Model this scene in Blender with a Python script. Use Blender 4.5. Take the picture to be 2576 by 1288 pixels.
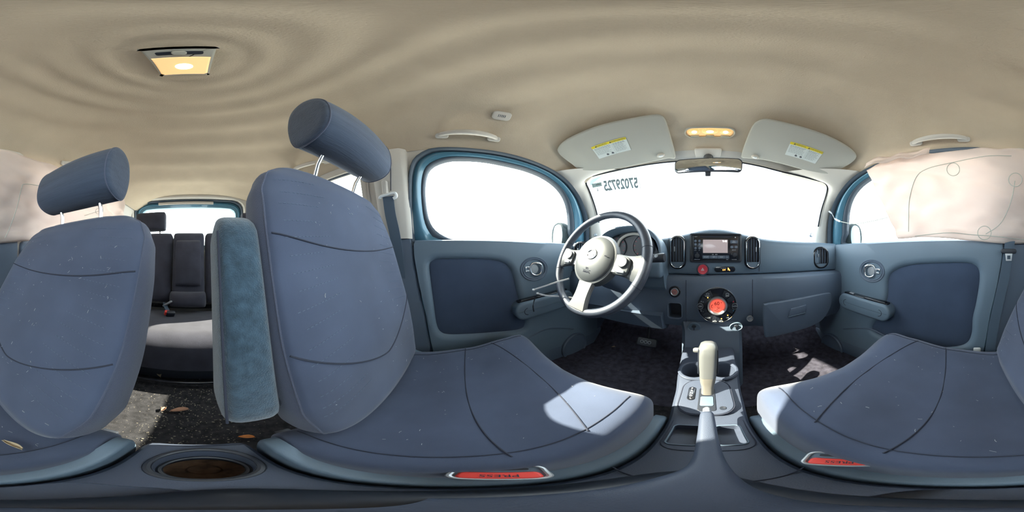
import bpy, bmesh, math, random
from mathutils import Vector, Matrix, noise

random.seed(7)
for _o in list(bpy.data.objects):
    bpy.data.objects.remove(_o, do_unlink=True)
scene = bpy.context.scene
COL = scene.collection
V = Vector
PI = math.pi

# ---------------------------------------------------------------- camera
ZC = 0.66                       # lens height above the car floor
FWD = 1782.0                    # photo column that looks straight ahead
cam = bpy.data.cameras.new('camera')
cam.type = 'PANO'
try:
    cam.panorama_type = 'EQUIRECTANGULAR'
except Exception:
    cam.cycles.panorama_type = 'EQUIRECTANGULAR'
cam.clip_start = 0.005
camo = bpy.data.objects.new('camera', cam)
COL.objects.link(camo)
camo.location = (0, 0, ZC)
camo.rotation_euler = (PI / 2, 0, math.radians((FWD - 1288.0) * 360.0 / 2576.0))
scene.camera = camo

# ---------------------------------------------------------------- sky, sun, exposure
world = bpy.data.worlds.new('sky')
scene.world = world
world.use_nodes = True
wn = world.node_tree.nodes
bg = wn['Background']
bg.inputs[0].default_value = (0.86, 0.94, 1.0, 1)
bg.inputs[1].default_value = 5.0
sun = bpy.data.lights.new('sun', 'SUN')
sun.energy = 18.0
sun.angle = math.radians(0.6)
sun.color = (1.0, 0.90, 0.72)
suno = bpy.data.objects.new('sun', sun)
COL.objects.link(suno)
SUN_AZ, SUN_EL = math.radians(-112.0), math.radians(39.5)
sd = V((math.sin(SUN_AZ) * math.cos(SUN_EL), math.cos(SUN_AZ) * math.cos(SUN_EL), math.sin(SUN_EL)))
suno.rotation_euler = sd.to_track_quat('Z', 'Y').to_euler()
suno.location = sd * 6
scene.view_settings.view_transform = 'Standard'
scene.view_settings.look = 'None'
scene.view_settings.gamma = 1.0
scene.view_settings.use_curve_mapping = False
scene.view_settings.exposure = 0.72

# ---------------------------------------------------------------- pixel -> place (camera at the origin)
def D(px, py):
    az = (px - FWD) * 2 * PI / 2576.0
    el = (644.0 - py) * PI / 1288.0
    return V((math.sin(az) * math.cos(el), math.cos(az) * math.cos(el), math.sin(el)))
def PXp(px, py, x):
    d = D(px, py); return d * (x / d.x)
def PYp(px, py, y):
    d = D(px, py); return d * (y / d.y)
def PZp(px, py, z):
    d = D(px, py); return d * (z / d.z)
SK, SC0 = 0.25, 0.7175
def SP(px, py, s, c=SC0):       # point on the tilted side-window plane  s*x + k*z = c
    d = D(px, py); return d * (c / (s * d.x + SK * d.z))
def SPyz(y, z, s, c=SC0):
    return V((s * (c - SK * z), y, z))
def lerp(a, b, t): return a + (b - a) * t
def interp(x, tab):
    if x <= tab[0][0]: return tab[0][1]
    for (a, b), (c, d) in zip(tab, tab[1:]):
        if x <= c:
            t = (x - a) / (c - a); t = t * t * (3 - 2 * t) * 0.5 + t * 0.5
            return b + (d - b) * t
    return tab[-1][1]

# ---------------------------------------------------------------- geometry helpers: geo = (verts, faces)
def join(gs):
    vs, fs = [], []
    for v, f in gs:
        o = len(vs); vs += v; fs += [tuple(i + o for i in q) for q in f]
    return vs, fs
def xf(geo, m): return [m @ V(p) for p in geo[0]], geo[1]
def move(geo, d): d = V(d); return [V(p) + d for p in geo[0]], geo[1]
def frame(o, x, y):
    x = V(x).normalized(); z = x.cross(V(y)).normalized(); y = z.cross(x)
    m = Matrix((x, y, z)).transposed().to_4x4(); m.translation = V(o); return m
def catmull(pts, n=6, closed=False):
    P = [V(p) for p in pts]; N = len(P); out = []
    for i in range(N if closed else N - 1):
        if closed: a, b, c, d = P[i - 1], P[i], P[(i + 1) % N], P[(i + 2) % N]
        else: a, b, c, d = P[max(i - 1, 0)], P[i], P[i + 1], P[min(i + 2, N - 1)]
        for k in range(n):
            t = k / n
            out.append(0.5 * (2 * b + (c - a) * t + (2 * a - 5 * b + 4 * c - d) * t * t + (3 * b - a - 3 * c + d) * t ** 3))
    if not closed: out.append(P[-1])
    return out
def loft(rings, closed=True, cap0=True, cap1=True, loop=False):
    n = len(rings[0]); vs = [V(p) for r in rings for p in r]; fs = []
    R = len(rings)
    for i in range(R if loop else R - 1):
        a, b = i * n, ((i + 1) % R) * n
        for j in range(n if closed else n - 1):
            k = (j + 1) % n
            fs.append((a + j, a + k, b + k, b + j))
    if closed and not loop:
        if cap0: fs.append(tuple(reversed(range(n))))
        if cap1: fs.append(tuple(range((R - 1) * n, R * n)))
    return vs, fs
def tube(pts, r, n=8, closed=False):
    P = [V(p) for p in pts]; N = len(P); rings = []
    rr = r if isinstance(r, (list, tuple)) else [r] * N
    nrm = None
    for i in range(N):
        if closed: t = (P[(i + 1) % N] - P[i - 1])
        else: t = P[min(i + 1, N - 1)] - P[max(i - 1, 0)]
        t = t.normalized() if t.length > 1e-9 else V((0, 0, 1))
        if nrm is None:
            nrm = t.orthogonal().normalized()
        else:
            nrm = (nrm - t * nrm.dot(t))
            nrm = nrm.normalized() if nrm.length > 1e-6 else t.orthogonal().normalized()
        b = t.cross(nrm)
        rings.append([P[i] + (nrm * math.cos(2 * PI * k / n) + b * math.sin(2 * PI * k / n)) * rr[i] for k in range(n)])
    return loft(rings, True, True, True, loop=closed)
def ribbon(pts, wdir, w, th=0.0015):
    P = [V(p) for p in pts]; rings = []
    for i, p in enumerate(P):
        t = (P[min(i + 1, len(P) - 1)] - P[max(i - 1, 0)]).normalized()
        wd = V(wdir[i] if isinstance(wdir, list) else wdir)
        wd = (wd - t * wd.dot(t)).normalized() * (w / 2)
        nn = t.cross(wd).normalized() * (th / 2)
        rings.append([p - wd - nn, p + wd - nn, p + wd + nn, p - wd + nn])
    return loft(rings)
def lathe(prof, n=32, m=None):
    rings = [[V((max(r, 1e-4) * math.cos(2 * PI * k / n), max(r, 1e-4) * math.sin(2 * PI * k / n), z)) for k in range(n)] for r, z in prof]
    g = loft(rings)
    return xf(g, m) if m is not None else g
def box(c, s, bev=0.003, seg=2, m=None):
    bm = bmesh.new(); bmesh.ops.create_cube(bm, size=1.0)
    bmesh.ops.scale(bm, vec=V(s), verts=bm.verts)
    if bev > 0:
        bmesh.ops.bevel(bm, geom=list(bm.edges), offset=min(bev, min(s) * 0.49), segments=seg, affect='EDGES', profile=0.5)
    g = ([v.co + V(c) for v in bm.verts], [tuple(v.index for v in f.verts) for f in (bm.verts.index_update(), bm.faces)[1]])
    bm.free()
    return xf(g, m) if m is not None else g
def rrect(w, h, r, n=6):
    out = []; r = min(r, w / 2, h / 2)
    for k, (sx, sy) in enumerate(((1, 1), (-1, 1), (-1, -1), (1, -1))):
        for i in range(n + 1):
            a = PI / 2 * k + PI / 2 * i / n
            out.append((sx * (w / 2 - r) + r * math.cos(a), sy * (h / 2 - r) + r * math.sin(a)))
    return out
def ellipse(a, b, n=40): return [(a * math.cos(2 * PI * k / n), b * math.sin(2 * PI * k / n)) for k in range(n)]
def area2(p): return sum(p[i][0] * p[(i + 1) % len(p)][1] - p[(i + 1) % len(p)][0] * p[i][1] for i in range(len(p))) / 2
def ccw(p): return p if area2(p) > 0 else list(reversed(p))
def offset2(p, d):
    n = len(p); out = []
    for i in range(n):
        a, b, c = V(p[i - 1]), V(p[i]), V(p[(i + 1) % n])
        t = (c - a); t = t.normalized() if t.length > 1e-9 else V((1, 0))
        out.append((b.x + t.y * d, b.y - t.x * d))
    return out                      # d>0 grows a ccw outline
def prism(p, depth, bev=0.002, m=None, back=True):      # outline in local xy, from z=0 to z=depth, soft front edge
    p = ccw([tuple(q)[:2] for q in p]); rings = []
    z3 = lambda q, z: [V((a, b, z)) for a, b in q]
    if back: rings.append(z3(p, 0))
    if bev > 0:
        for i in range(4):
            a = PI / 2 * i / 3
            rings.append(z3(offset2(p, -bev * (1 - math.cos(a))), depth - bev + bev * math.sin(a)))
    else: rings.append(z3(p, depth))
    g = loft(rings, cap0=back)
    return xf(g, m) if m is not None else g
def polar(p, n, c):               # resample a star-shaped outline by direction from c
    out = []; N = len(p)
    for k in range(n):
        a = 2 * PI * k / n; d = V((math.cos(a), math.sin(a))); best = None
        for i in range(N):
            q = V(p[i]) - V(c); e = V(p[(i + 1) % N]) - V(p[i])
            den = d.x * e.y - d.y * e.x
            if abs(den) < 1e-12: continue
            t = (q.x * e.y - q.y * e.x) / den; u = (q.x * d.y - q.y * d.x) / den
            if t > 0 and -1e-6 <= u <= 1 + 1e-6 and (best is None or t > best): best = t
        best = best if best is not None else 0.01
        out.append((c[0] + d.x * best, c[1] + d.y * best))
    return out
def lerp2(a, b, t): return [(p[0] + (q[0] - p[0]) * t, p[1] + (q[1] - p[1]) * t) for p, q in zip(a, b)]
def ringloft(loops): return loft(loops, True, False, False)

# ---------------------------------------------------------------- objects
def worigin(o):
    p = V((0, 0, 0))
    while o is not None:
        p += o.location; o = o.parent
    return p
def mk(name, geo, mat, parent=None, smooth=True, label=None, cat=None, group=None, kind=None, flat_angle=40, lift=True, solid=0.0):
    vs = [V((p[0], p[1], p[2] + (ZC if lift else 0))) for p in geo[0]]
    xs = [p.x for p in vs]; ys = [p.y for p in vs]; zs = [p.z for p in vs]
    org = V(((min(xs) + max(xs)) / 2, (min(ys) + max(ys)) / 2, min(zs)))
    me = bpy.data.meshes.new(name)
    me.from_pydata([tuple(p - org) for p in vs], [], geo[1])
    bm = bmesh.new(); bm.from_mesh(me); bmesh.ops.recalc_face_normals(bm, faces=bm.faces)
    if smooth:
        ca = math.radians(flat_angle)
        for f in bm.faces: f.smooth = True
        for e in bm.edges:
            if len(e.link_faces) == 2 and e.calc_face_angle(0) > ca: e.smooth = False
    bm.to_mesh(me); bm.free()
    for m in (mat if isinstance(mat, (list, tuple)) else [mat]): me.materials.append(MAT[m] if isinstance(m, str) else m)
    o = bpy.data.objects.new(name, me); COL.objects.link(o)
    if parent is not None:
        o.parent = parent; o.location = org - worigin(parent)
    else: o.location = org
    if solid:
        md = o.modifiers.new('solid', 'SOLIDIFY'); md.thickness = solid; md.offset = 0
    tag(o, label, cat, group, kind)
    return o
def tag(o, label=None, cat=None, group=None, kind=None):
    if label: o['label'] = label
    if cat: o['category'] = cat
    if group: o['group'] = group
    if kind: o['kind'] = kind
def thing(name, label, cat, loc, group=None, kind=None):
    o = bpy.data.objects.new(name, None); COL.objects.link(o)
    o.empty_display_size = 0.05
    o.location = V((loc[0], loc[1], loc[2] + ZC)); tag(o, label, cat, group, kind)
    return o
def textgeo(s, size, m, depth=0.0006, align='CENTER', mirror=False, sx=1.0, bold=0.0):
    cu = bpy.data.curves.new('t', 'FONT'); cu.body = s; cu.size = size; cu.extrude = depth / 2; cu.offset = bold
    cu.align_x = align; cu.align_y = 'CENTER'; cu.resolution_u = 3
    ob = bpy.data.objects.new('t', cu); COL.objects.link(ob)
    dg = bpy.context.evaluated_depsgraph_get()
    me = bpy.data.meshes.new_from_object(ob.evaluated_get(dg))
    f = -1 if mirror else 1
    g = ([m @ V((v.co.x * f * sx, v.co.y, v.co.z)) for v in me.vertices], [tuple(p.vertices) for p in me.polygons])
    bpy.data.objects.remove(ob); bpy.data.curves.remove(cu); bpy.data.meshes.remove(me)
    return g
def cut(o, geos):                 # carve real recesses, result stored as plain mesh
    tmp = []
    for g in geos:
        me = bpy.data.meshes.new('c'); me.from_pydata([tuple(V((p[0], p[1], p[2] + ZC))) for p in g[0]], [], g[1])
        bm = bmesh.new(); bm.from_mesh(me); bmesh.ops.recalc_face_normals(bm, faces=bm.faces); bm.to_mesh(me); bm.free()
        t = bpy.data.objects.new('c', me); COL.objects.link(t); tmp.append(t)
        md = o.modifiers.new('b', 'BOOLEAN'); md.operation = 'DIFFERENCE'; md.solver = 'EXACT'; md.object = t
    bpy.context.view_layer.update()
    dg = bpy.context.evaluated_depsgraph_get()
    me = bpy.data.meshes.new_from_object(o.evaluated_get(dg))
    o.modifiers.clear(); old = o.data; o.data = me; bpy.data.meshes.remove(old)
    for t in tmp:
        d = t.data; bpy.data.objects.remove(t); bpy.data.meshes.remove(d)
    bm = bmesh.new(); bm.from_mesh(me)
    for e in bm.edges:
        if len(e.link_faces) == 2: e.smooth = e.calc_face_angle(0) < math.radians(35)
    for f in bm.faces: f.smooth = True
    bm.to_mesh(me); bm.free()

# ---------------------------------------------------------------- materials
MAT = {}
def mat(name, col, rough=0.6, metal=0.0, bump=0.0, bscale=400.0, var=0.0, vscale=30.0, specks=0.0, speckcol=(0.5, 0.45, 0.38), spscale=260.0, emit=None, estr=0.0, coat=0.0, spec=0.5, sheen=0.0, stretch=None):
    m = bpy.data.materials.new(name); m.use_nodes = True
    nt = m.node_tree; b = nt.nodes['Principled BSDF']
    b.inputs['Base Color'].default_value = (*col, 1); b.inputs['Roughness'].default_value = rough
    b.inputs['Metallic'].default_value = metal; b.inputs['Coat Weight'].default_value = coat
    b.inputs['Specular IOR Level'].default_value = spec; b.inputs['Sheen Weight'].default_value = sheen
    if emit:
        b.inputs['Emission Color'].default_value = (*emit, 1); b.inputs['Emission Strength'].default_value = estr
    if bump or var or specks:
        tc = nt.nodes.new('ShaderNodeTexCoord'); src = tc.outputs['Object']
        if stretch:
            mp = nt.nodes.new('ShaderNodeMapping'); mp.inputs['Scale'].default_value = stretch
            nt.links.new(src, mp.inputs[0]); src = mp.outputs[0]
        last = None
        if var:
            nz = nt.nodes.new('ShaderNodeTexNoise'); nz.inputs['Scale'].default_value = vscale; nz.inputs['Detail'].default_value = 5
            nt.links.new(src, nz.inputs['Vector'])
            rp = nt.nodes.new('ShaderNodeValToRGB')
            rp.color_ramp.elements[0].position = 0.3; rp.color_ramp.elements[1].position = 0.72
            rp.color_ramp.elements[0].color = (*[c * (1 - var) for c in col], 1); rp.color_ramp.elements[1].color = (*[min(1, c * (1 + var)) for c in col], 1)
            nt.links.new(nz.outputs[0], rp.inputs[0]); last = rp.outputs[0]
        if specks:
            n2 = nt.nodes.new('ShaderNodeTexNoise'); n2.inputs['Scale'].default_value = spscale; n2.inputs['Detail'].default_value = 2
            nt.links.new(tc.outputs['Object'], n2.inputs['Vector'])
            r2 = nt.nodes.new('ShaderNodeValToRGB'); r2.color_ramp.elements[0].position = 0.76 - 0.12 * specks; r2.color_ramp.elements[1].position = 0.80 - 0.12 * specks
            nt.links.new(n2.outputs[0], r2.inputs[0])
            mx = nt.nodes.new('ShaderNodeMixRGB'); mx.inputs[1].default_value = (*col, 1); mx.inputs[2].default_value = (*speckcol, 1)
            if last: nt.links.new(last, mx.inputs[1])
            nt.links.new(r2.outputs[0], mx.inputs[0]); last = mx.outputs[0]
        if last: nt.links.new(last, b.inputs['Base Color'])
        if bump:
            n3 = nt.nodes.new('ShaderNodeTexNoise'); n3.inputs['Scale'].default_value = bscale; n3.inputs['Detail'].default_value = 3
            nt.links.new(src, n3.inputs['Vector'])
            bp = nt.nodes.new('ShaderNodeBump'); bp.inputs['Strength'].default_value = bump; bp.inputs['Distance'].default_value = 0.002
            nt.links.new(n3.outputs[0], bp.inputs['Height']); nt.links.new(bp.outputs[0], b.inputs['Normal'])
    MAT[name] = m
    return m
def glassmat(name, tint, refl=0.06):
    m = bpy.data.materials.new(name); m.use_nodes = True; nt = m.node_tree
    nt.nodes.remove(nt.nodes['Principled BSDF']); out = nt.nodes['Material Output']
    t = nt.nodes.new('ShaderNodeBsdfTransparent'); t.inputs[0].default_value = (*tint, 1)
    g = nt.nodes.new('ShaderNodeBsdfGlossy'); g.inputs['Roughness'].default_value = 0.02
    mx = nt.nodes.new('ShaderNodeMixShader'); mx.inputs[0].default_value = refl
    nt.links.new(t.outputs[0], mx.inputs[1]); nt.links.new(g.outputs[0], mx.inputs[2]); nt.links.new(mx.outputs[0], out.inputs[0])
    MAT[name] = m
glassmat('glass', (0.93, 0.97, 0.96), 0.04)
glassmat('clear_lens', (0.98, 0.93, 0.84), 0.06)
mat('headliner', (0.535, 0.45, 0.345), 0.95, bump=0.5, bscale=320, var=0.05, vscale=9, spec=0.1)
mat('light_trim', (0.56, 0.53, 0.48), 0.6, bump=0.12, bscale=500, spec=0.3)
mat('visor', (0.42, 0.415, 0.37), 0.75, bump=0.2, bscale=500, spec=0.2)
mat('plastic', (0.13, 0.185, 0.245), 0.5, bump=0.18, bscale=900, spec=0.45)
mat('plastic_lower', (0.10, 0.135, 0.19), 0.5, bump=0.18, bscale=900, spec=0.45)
mat('console_plastic', (0.066, 0.082, 0.12), 0.5, bump=0.2, bscale=900, spec=0.4)
mat('plastic_dark', (0.022, 0.027, 0.038), 0.42, spec=0.5)
mat('gloss_black', (0.012, 0.014, 0.02), 0.12, spec=0.6)
mat('rubber', (0.045, 0.065, 0.09), 0.65)
mat('paint', (0.07, 0.19, 0.27), 0.3, metal=0.2, coat=0.5)
mat('mirror_shell', (0.03, 0.045, 0.05), 0.7, spec=0.1)
mat('seat_fabric', (0.068, 0.088, 0.142), 0.95, bump=0.22, bscale=1500, var=0.16, vscale=7, spec=0.15, sheen=0.25)
mat('seat_side', (0.085, 0.10, 0.15), 0.9, bump=0.5, bscale=700, spec=0.15, sheen=0.2)
mat('headrest_fabric', (0.058, 0.078, 0.118), 0.95, bump=0.6, bscale=160, var=0.14, vscale=20, spec=0.1, stretch=(0.15, 1, 3), sheen=0.2)
mat('armrest_fabric', (0.045, 0.08, 0.115), 1.0, bump=0.8, bscale=500, var=0.3, vscale=90, spec=0.1, sheen=0.4)
mat('rear_fabric', (0.048, 0.050, 0.068), 0.95, bump=0.5, bscale=700, var=0.18, vscale=12, spec=0.1, sheen=0.15)
mat('door_fabric', (0.052, 0.075, 0.125), 0.95, bump=0.22, bscale=1500, var=0.10, vscale=8, spec=0.1, sheen=0.2)
mat('seam', (0.028, 0.034, 0.055), 0.9)
mat('stitch', (0.13, 0.17, 0.24), 0.9)
mat('chrome', (0.82, 0.85, 0.88), 0.08, metal=1.0)
mat('brushed', (0.55, 0.57, 0.58), 0.3, metal=0.9)
mat('silver', (0.42, 0.45, 0.48), 0.38, metal=0.5)
mat('carpet', (0.036, 0.036, 0.04), 1.0, bump=0.9, bscale=700, var=0.4, vscale=60, specks=0.55, speckcol=(0.30, 0.27, 0.22), spscale=190, spec=0.05)
mat('carpet_front', (0.068, 0.066, 0.088), 1.0, bump=0.9, bscale=700, var=0.35, vscale=40, specks=0.35, speckcol=(0.26, 0.23, 0.17), spscale=170, spec=0.05)
mat('belt', (0.07, 0.105, 0.15), 0.7, bump=0.3, bscale=900)
mat('red_button', (0.75, 0.06, 0.05), 0.4)
mat('red_hazard', (0.60, 0.05, 0.075), 0.35)
mat('start_button', (0.50, 0.22, 0.20), 0.35)
mat('white_print', (0.7, 0.75, 0.78), 0.6)
mat('white_plastic', (0.75, 0.78, 0.78), 0.5)
mat('dark_print', (0.09, 0.10, 0.11), 0.8)
mat('paper', (0.63, 0.68, 0.66), 0.8)
mat('yellow', (0.75, 0.62, 0.03), 0.7)
mat('grey_print', (0.30, 0.34, 0.33), 0.8)
mat('marker_ink', (0.24, 0.31, 0.33), 0.9)
mat('screen', (0.25, 0.22, 0.23), 0.15, emit=(0.42, 0.34, 0.34), estr=0.42)
mat('red_display', (0.5, 0.05, 0.04), 0.3, emit=(1.0, 0.13, 0.08), estr=0.6)
mat('display_ink', (0.10, 0.005, 0.005), 0.8)
mat('led_amber', (0.9, 0.5, 0.1), 0.4, emit=(1.0, 0.50, 0.10), estr=1.6)
mat('led_white', (0.9, 0.9, 0.9), 0.4, emit=(1.0, 0.98, 0.95), estr=1.2)
mat('lamp_lens', (0.85, 0.62, 0.34), 0.4, emit=(1.0, 0.58, 0.22), estr=0.42)
mat('lamp_bulb', (1, 0.9, 0.7), 0.4, emit=(1.0, 0.82, 0.5), estr=16.0)
mat('rust', (0.10, 0.062, 0.04), 0.9, var=0.7, vscale=55, bump=0.6, bscale=90)
mat('leaf_tan', (0.50, 0.40, 0.26), 0.85, var=0.25, vscale=70)
mat('leaf_brown', (0.36, 0.20, 0.13), 0.85, var=0.3, vscale=70)
mat('leaf_orange', (0.55, 0.21, 0.06), 0.85, var=0.25, vscale=70)
mat('lint', (0.42, 0.45, 0.48), 0.9)
mat('concrete', (0.52, 0.50, 0.47), 0.95, bump=0.4, bscale=30, var=0.12, vscale=2)
mat('mirror_glass', (0.75, 0.80, 0.82), 0.02, metal=1.0)
mat('crumb', (0.24, 0.22, 0.18), 0.9)
mat('sleeve', (0.20, 0.19, 0.165), 0.5)
mat('tie_white', (0.72, 0.75, 0.78), 0.45)
m = mat('airbag', (0.84, 0.725, 0.66), 0.9, bump=0.25, bscale=900, spec=0.1)
_nt = m.node_tree; _tr = _nt.nodes.new('ShaderNodeBsdfTranslucent'); _tr.inputs[0].default_value = (0.82, 0.73, 0.68, 1)
_mx = _nt.nodes.new('ShaderNodeMixShader'); _mx.inputs[0].default_value = 0.42
_nt.links.new(_nt.nodes['Principled BSDF'].outputs[0], _mx.inputs[1]); _nt.links.new(_tr.outputs[0], _mx.inputs[2])
_nt.links.new(_mx.outputs[0], _nt.nodes['Material Output'].inputs[0])
mat('airbag_stitch', (0.50, 0.52, 0.46), 0.9)

# ================================================================ THE SHELL OF THE CAR
FL = -0.62                        # carpet level
# ground outside
mk('ground', ([V((-14, -14, -1.0)), V((14, -14, -1.0)), V((14, 14, -1.0)), V((-14, 14, -1.0))], [(0, 1, 2, 3)]), 'concrete', kind='structure',
   label='pale sunlit concrete ground outside the car')

# ---- headliner: height field with the rings that run out from the dome lamp
CH = [(-1.55, 0.575), (-1.2, 0.595), (-0.6, 0.622), (0.0, 0.632), (0.25, 0.625), (0.45, 0.603), (0.60, 0.562), (0.70, 0.515), (0.76, 0.478)]
EH = [(-1.55, 0.46), (-0.4, 0.466), (0.0, 0.466), (0.36, 0.443), (0.50, 0.420), (0.60, 0.415), (0.66, 0.425), (0.76, 0.43)]
EX = [(-1.55, 0.59), (-0.4, 0.60), (0.2, 0.603), (0.36, 0.608), (0.5, 0.614), (0.6, 0.606), (0.66, 0.592), (0.76, 0.58)]
LAMP = (0.022, -0.245)
RN = [(0.0, -1.5), (0.09, 0.0), (0.15, 1.0), (0.23, 2.0), (0.31, 3.0), (0.44, 4.0), (0.60, 5.0), (0.80, 6.0), (1.06, 7.0), (1.4, 8.0)]
def lin(x, tab):
    for (a, b), (c, d) in zip(tab, tab[1:]):
        if x <= c: return b + (d - b) * (x - a) / (c - a)
    return tab[-1][1]
def HL(x, y, ripple=False):
    u = min(1.0, abs(x) / interp(y, EX)); e = interp(y, EH); c = interp(y, CH)
    h = e + (c - e) * (1 - u ** 4)
    if ripple:
        r = math.hypot(x - LAMP[0], y - LAMP[1])
        env = min(1, max(0, (r - 0.055) / 0.04)) * (1 - max(0, min(1, (u - 0.72) / 0.2))) * max(0, 1 - max(0, y - 0.22) / 0.14)
        amp = 0.0022 + 0.0032 * min(1, r / 0.5)
        h += amp * env * math.cos(2 * PI * lin(r, RN))
    return h
def HLray(px, py, pull=1.0):      # where a line of sight meets the headliner
    d = D(px, py); lo, hi = 0.05, 4.0
    for _ in range(60):
        m_ = (lo + hi) / 2; p = d * m_
        if p.z > HL(p.x, p.y): hi = m_
        else: lo = m_
    return d * (lo * pull)
def WS(x, h): return 0.74 - 0.33 * x * x - 0.49 * (h - 0.49)     # windshield: y from x and height
rings = []
NY, NX = 300, 120
for i in range(NY + 1):
    v = i / NY; row = []
    for j in range(NX + 1):
        u = -1 + 2 * j / NX
        yf = 0.725 - 0.33 * (u * 0.59) ** 2 + (0.03 * abs(u) ** 6)
        y = -1.55 + (yf + 1.55) * v
        x = u * interp(y, EX)
        row.append(V((x, y, HL(x, y, True))))
    rings.append(row)
mk('ceiling', loft(rings, closed=False), 'headliner', kind='structure', label='beige fabric headliner with rings spreading out from the dome lamp')
# steel roof above it
rf = []
for i in range(13):
    y = lerp(-1.66, 0.80, i / 12)
    rf.append([V((x, y, 0.69 - 0.10 * (abs(x) / 0.72) ** 4 - 0.10 * max(0, (y - 0.3) / 0.5) ** 2)) for x in [-0.74 + 1.48 * k / 16 for k in range(17)]])
mk('wall_roof', loft(rf, closed=False), 'paint', kind='structure', label='blue painted steel roof skin over the headliner', solid=0.01)

# ---- floor
mk('floor', box((0, -0.45, FL - 0.02), (1.5, 2.5, 0.04), 0), 'carpet', smooth=False, kind='structure', label='dark dirty carpeted car floor')
fl = mk('footwell_carpet', loft([[V((x, 0.45, FL + 0.004)), V((x, 0.80, FL + 0.01)), V((x, 1.0, FL + 0.22)), V((x, 1.02, -0.15))] for x in (-0.72, -0.35, 0, 0.35, 0.72)], closed=False), 'carpet_front',
        kind='structure', label='dark carpet rising at the front of the footwells')
mk('wall_front', box((0, 1.05, -0.37), (1.5, 0.03, 0.92), 0), 'plastic_dark', smooth=False, kind='structure', label='black bulkhead behind the dashboard')

# ---- windshield
def wsp(x, h, off=0.0): return V((x, WS(x, h) + off, h))
def WSray(px, py):
    d = D(px, py); lo, hi = 0.05, 3.0
    for _ in range(60):
        m_ = (lo + hi) / 2; p = d * m_
        if p.y > WS(p.x, p.z): hi = m_
        else: lo = m_
    return d * lo
wl = [(1507, 560), (1497, 520), (1482, 478), (1475, 462), (1478, 450), (1495, 442), (1560, 427), (1644, 412), (1712, 405.5), (1782, 403.5),
      (1855, 408), (1915, 419), (1970, 433), (2048, 452), (2072, 459), (2081, 470), (2078, 490), (2066, 530), (2058, 570)]
wtop = [WSray(*p) for p in wl]
wsmooth = catmull(wtop, 5)
w3 = thing('window_1', 'windshield glass with auction number written on its top corner', None, (0, 0.8, 0.05), kind='structure')
gr = []
for i in range(25):
    h = lerp(0.02, 0.56, i / 24)
    gr.append([wsp(x, h, 0.012) for x in [-0.72 + 1.44 * k / 30 for k in range(31)]])
mk('pane', loft(gr, closed=False), 'glass', w3)
# black ceramic edge
edge = wsmooth
mk('seal', tube([p * 0.992 for p in edge], 0.0042, 6), 'gloss_black', w3)
hdr = []
for q in catmull([V((a, b, 0)) for a, b in wl[3:16]], 6):
    w_ = WSray(q.x, q.y); t_ = HLray(q.x, q.y - 26, 0.9995); m_ = t_.lerp(w_, 0.55) * 0.994
    hdr.append([t_, t_.lerp(m_, .5), m_, m_.lerp(w_, .6) * 0.9985, w_, w_ + V((0, 0.014, 0))])
HDR = hdr
# ---- front opening trim: strip between headliner / A pillar edge and the glass
# ---- side frames
_z = lambda u, v: (940 + u / 3.579, 280 + v / 3.579)
O_px = [_z(*p) for p in [(300, 1130), (302, 900), (305, 700), (312, 560), (350, 440), (430, 372), (520, 338), (700, 332), (900, 345), (1100, 368), (1300, 412), (1500, 482), (1650, 560), (1760, 650), (1850, 770), (1900, 880), (1930, 980), (1940, 1090), (1942, 1190)]]
G_px = [_z(*p) for p in [(450, 700), (460, 570), (492, 490), (560, 440), (680, 404), (800, 399), (1000, 412), (1200, 450), (1400, 502), (1560, 572), (1680, 662), (1750, 760), (1785, 870), (1797, 1000), (1798, 1100), (1796, 1190), (1300, 1192), (1000, 1185), (740, 1152), (620, 1110), (540, 1050), (492, 970), (465, 860)]]
O_yz = [(p.y, p.z) for p in (SP(*q, -1) for q in O_px)]
G_yz = [(p.y, p.z) for p in (SP(*q, -1) for q in G_px)]
BELT = 0.068
GC = (0.28, 0.25)
Of = [(p.x, p.y) for p in catmull([V((a, b, 0)) for a, b in O_yz], 5)]
Gf = [(p.x, p.y) for p in catmull([V((a, b, 0)) for a, b in G_yz], 4, True)]
O_cl = Of + [(Of[-1][0], 0.03), (Of[0][0], 0.03)]
NP = 120
Op, Gp = polar(O_cl, NP, GC), polar(Gf, NP, GC)
def side_ring(s, t0, t1, d0, d1, dm=0.0, steps=4, back=0.02):
    loops = []
    loops.append([SPyz(a, b, s, SC0 - d0 + back) for a, b in lerp2(Op, Gp, t0)])
    for k in range(steps + 1):
        t = k / steps
        dd = lerp(d0, d1, t) + dm * math.sin(PI * t)
        loops.append([SPyz(a, b, s, SC0 - dd) for a, b in lerp2(Op, Gp, lerp(t0, t1, t))])
    loops.append([SPyz(a, b, s, SC0 - d1 + back) for a, b in lerp2(Op, Gp, t1)])
    return ringloft(loops)

doors = {}
for s, nm, lab in ((-1, 'door_1', 'front left car door beside the steering wheel'), (1, 'door_2', 'front right car door under the deployed curtain airbag')):
    d_ = thing(nm, lab, None, (s * 0.70, 0.3, -0.55), kind='structure'); doors[s] = d_
    mk('weatherstrip', side_ring(s, 0.0, 0.26, 0.0, 0.006, 0.012), 'rubber', d_)
    mk('window_frame', side_ring(s, 0.26, 0.78, -0.012, -0.020, 0.010, 6), 'paint', d_, label='blue painted window frame')
    mk('glass_channel', side_ring(s, 0.78, 1.0, -0.022, -0.030, 0.006), 'rubber', d_)
    gv = [SPyz(a, b, s, SC0 + 0.045) for a, b in Gf]
    mk('pane', (gv, [tuple(range(len(gv)))]), 'glass', d_, smooth=False)
    # outer skin
    mk('outer_skin', box((s * 0.80, 0.30, -0.26), (0.015, 1.10, 0.66), 0), 'paint', d_, smooth=False)

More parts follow.
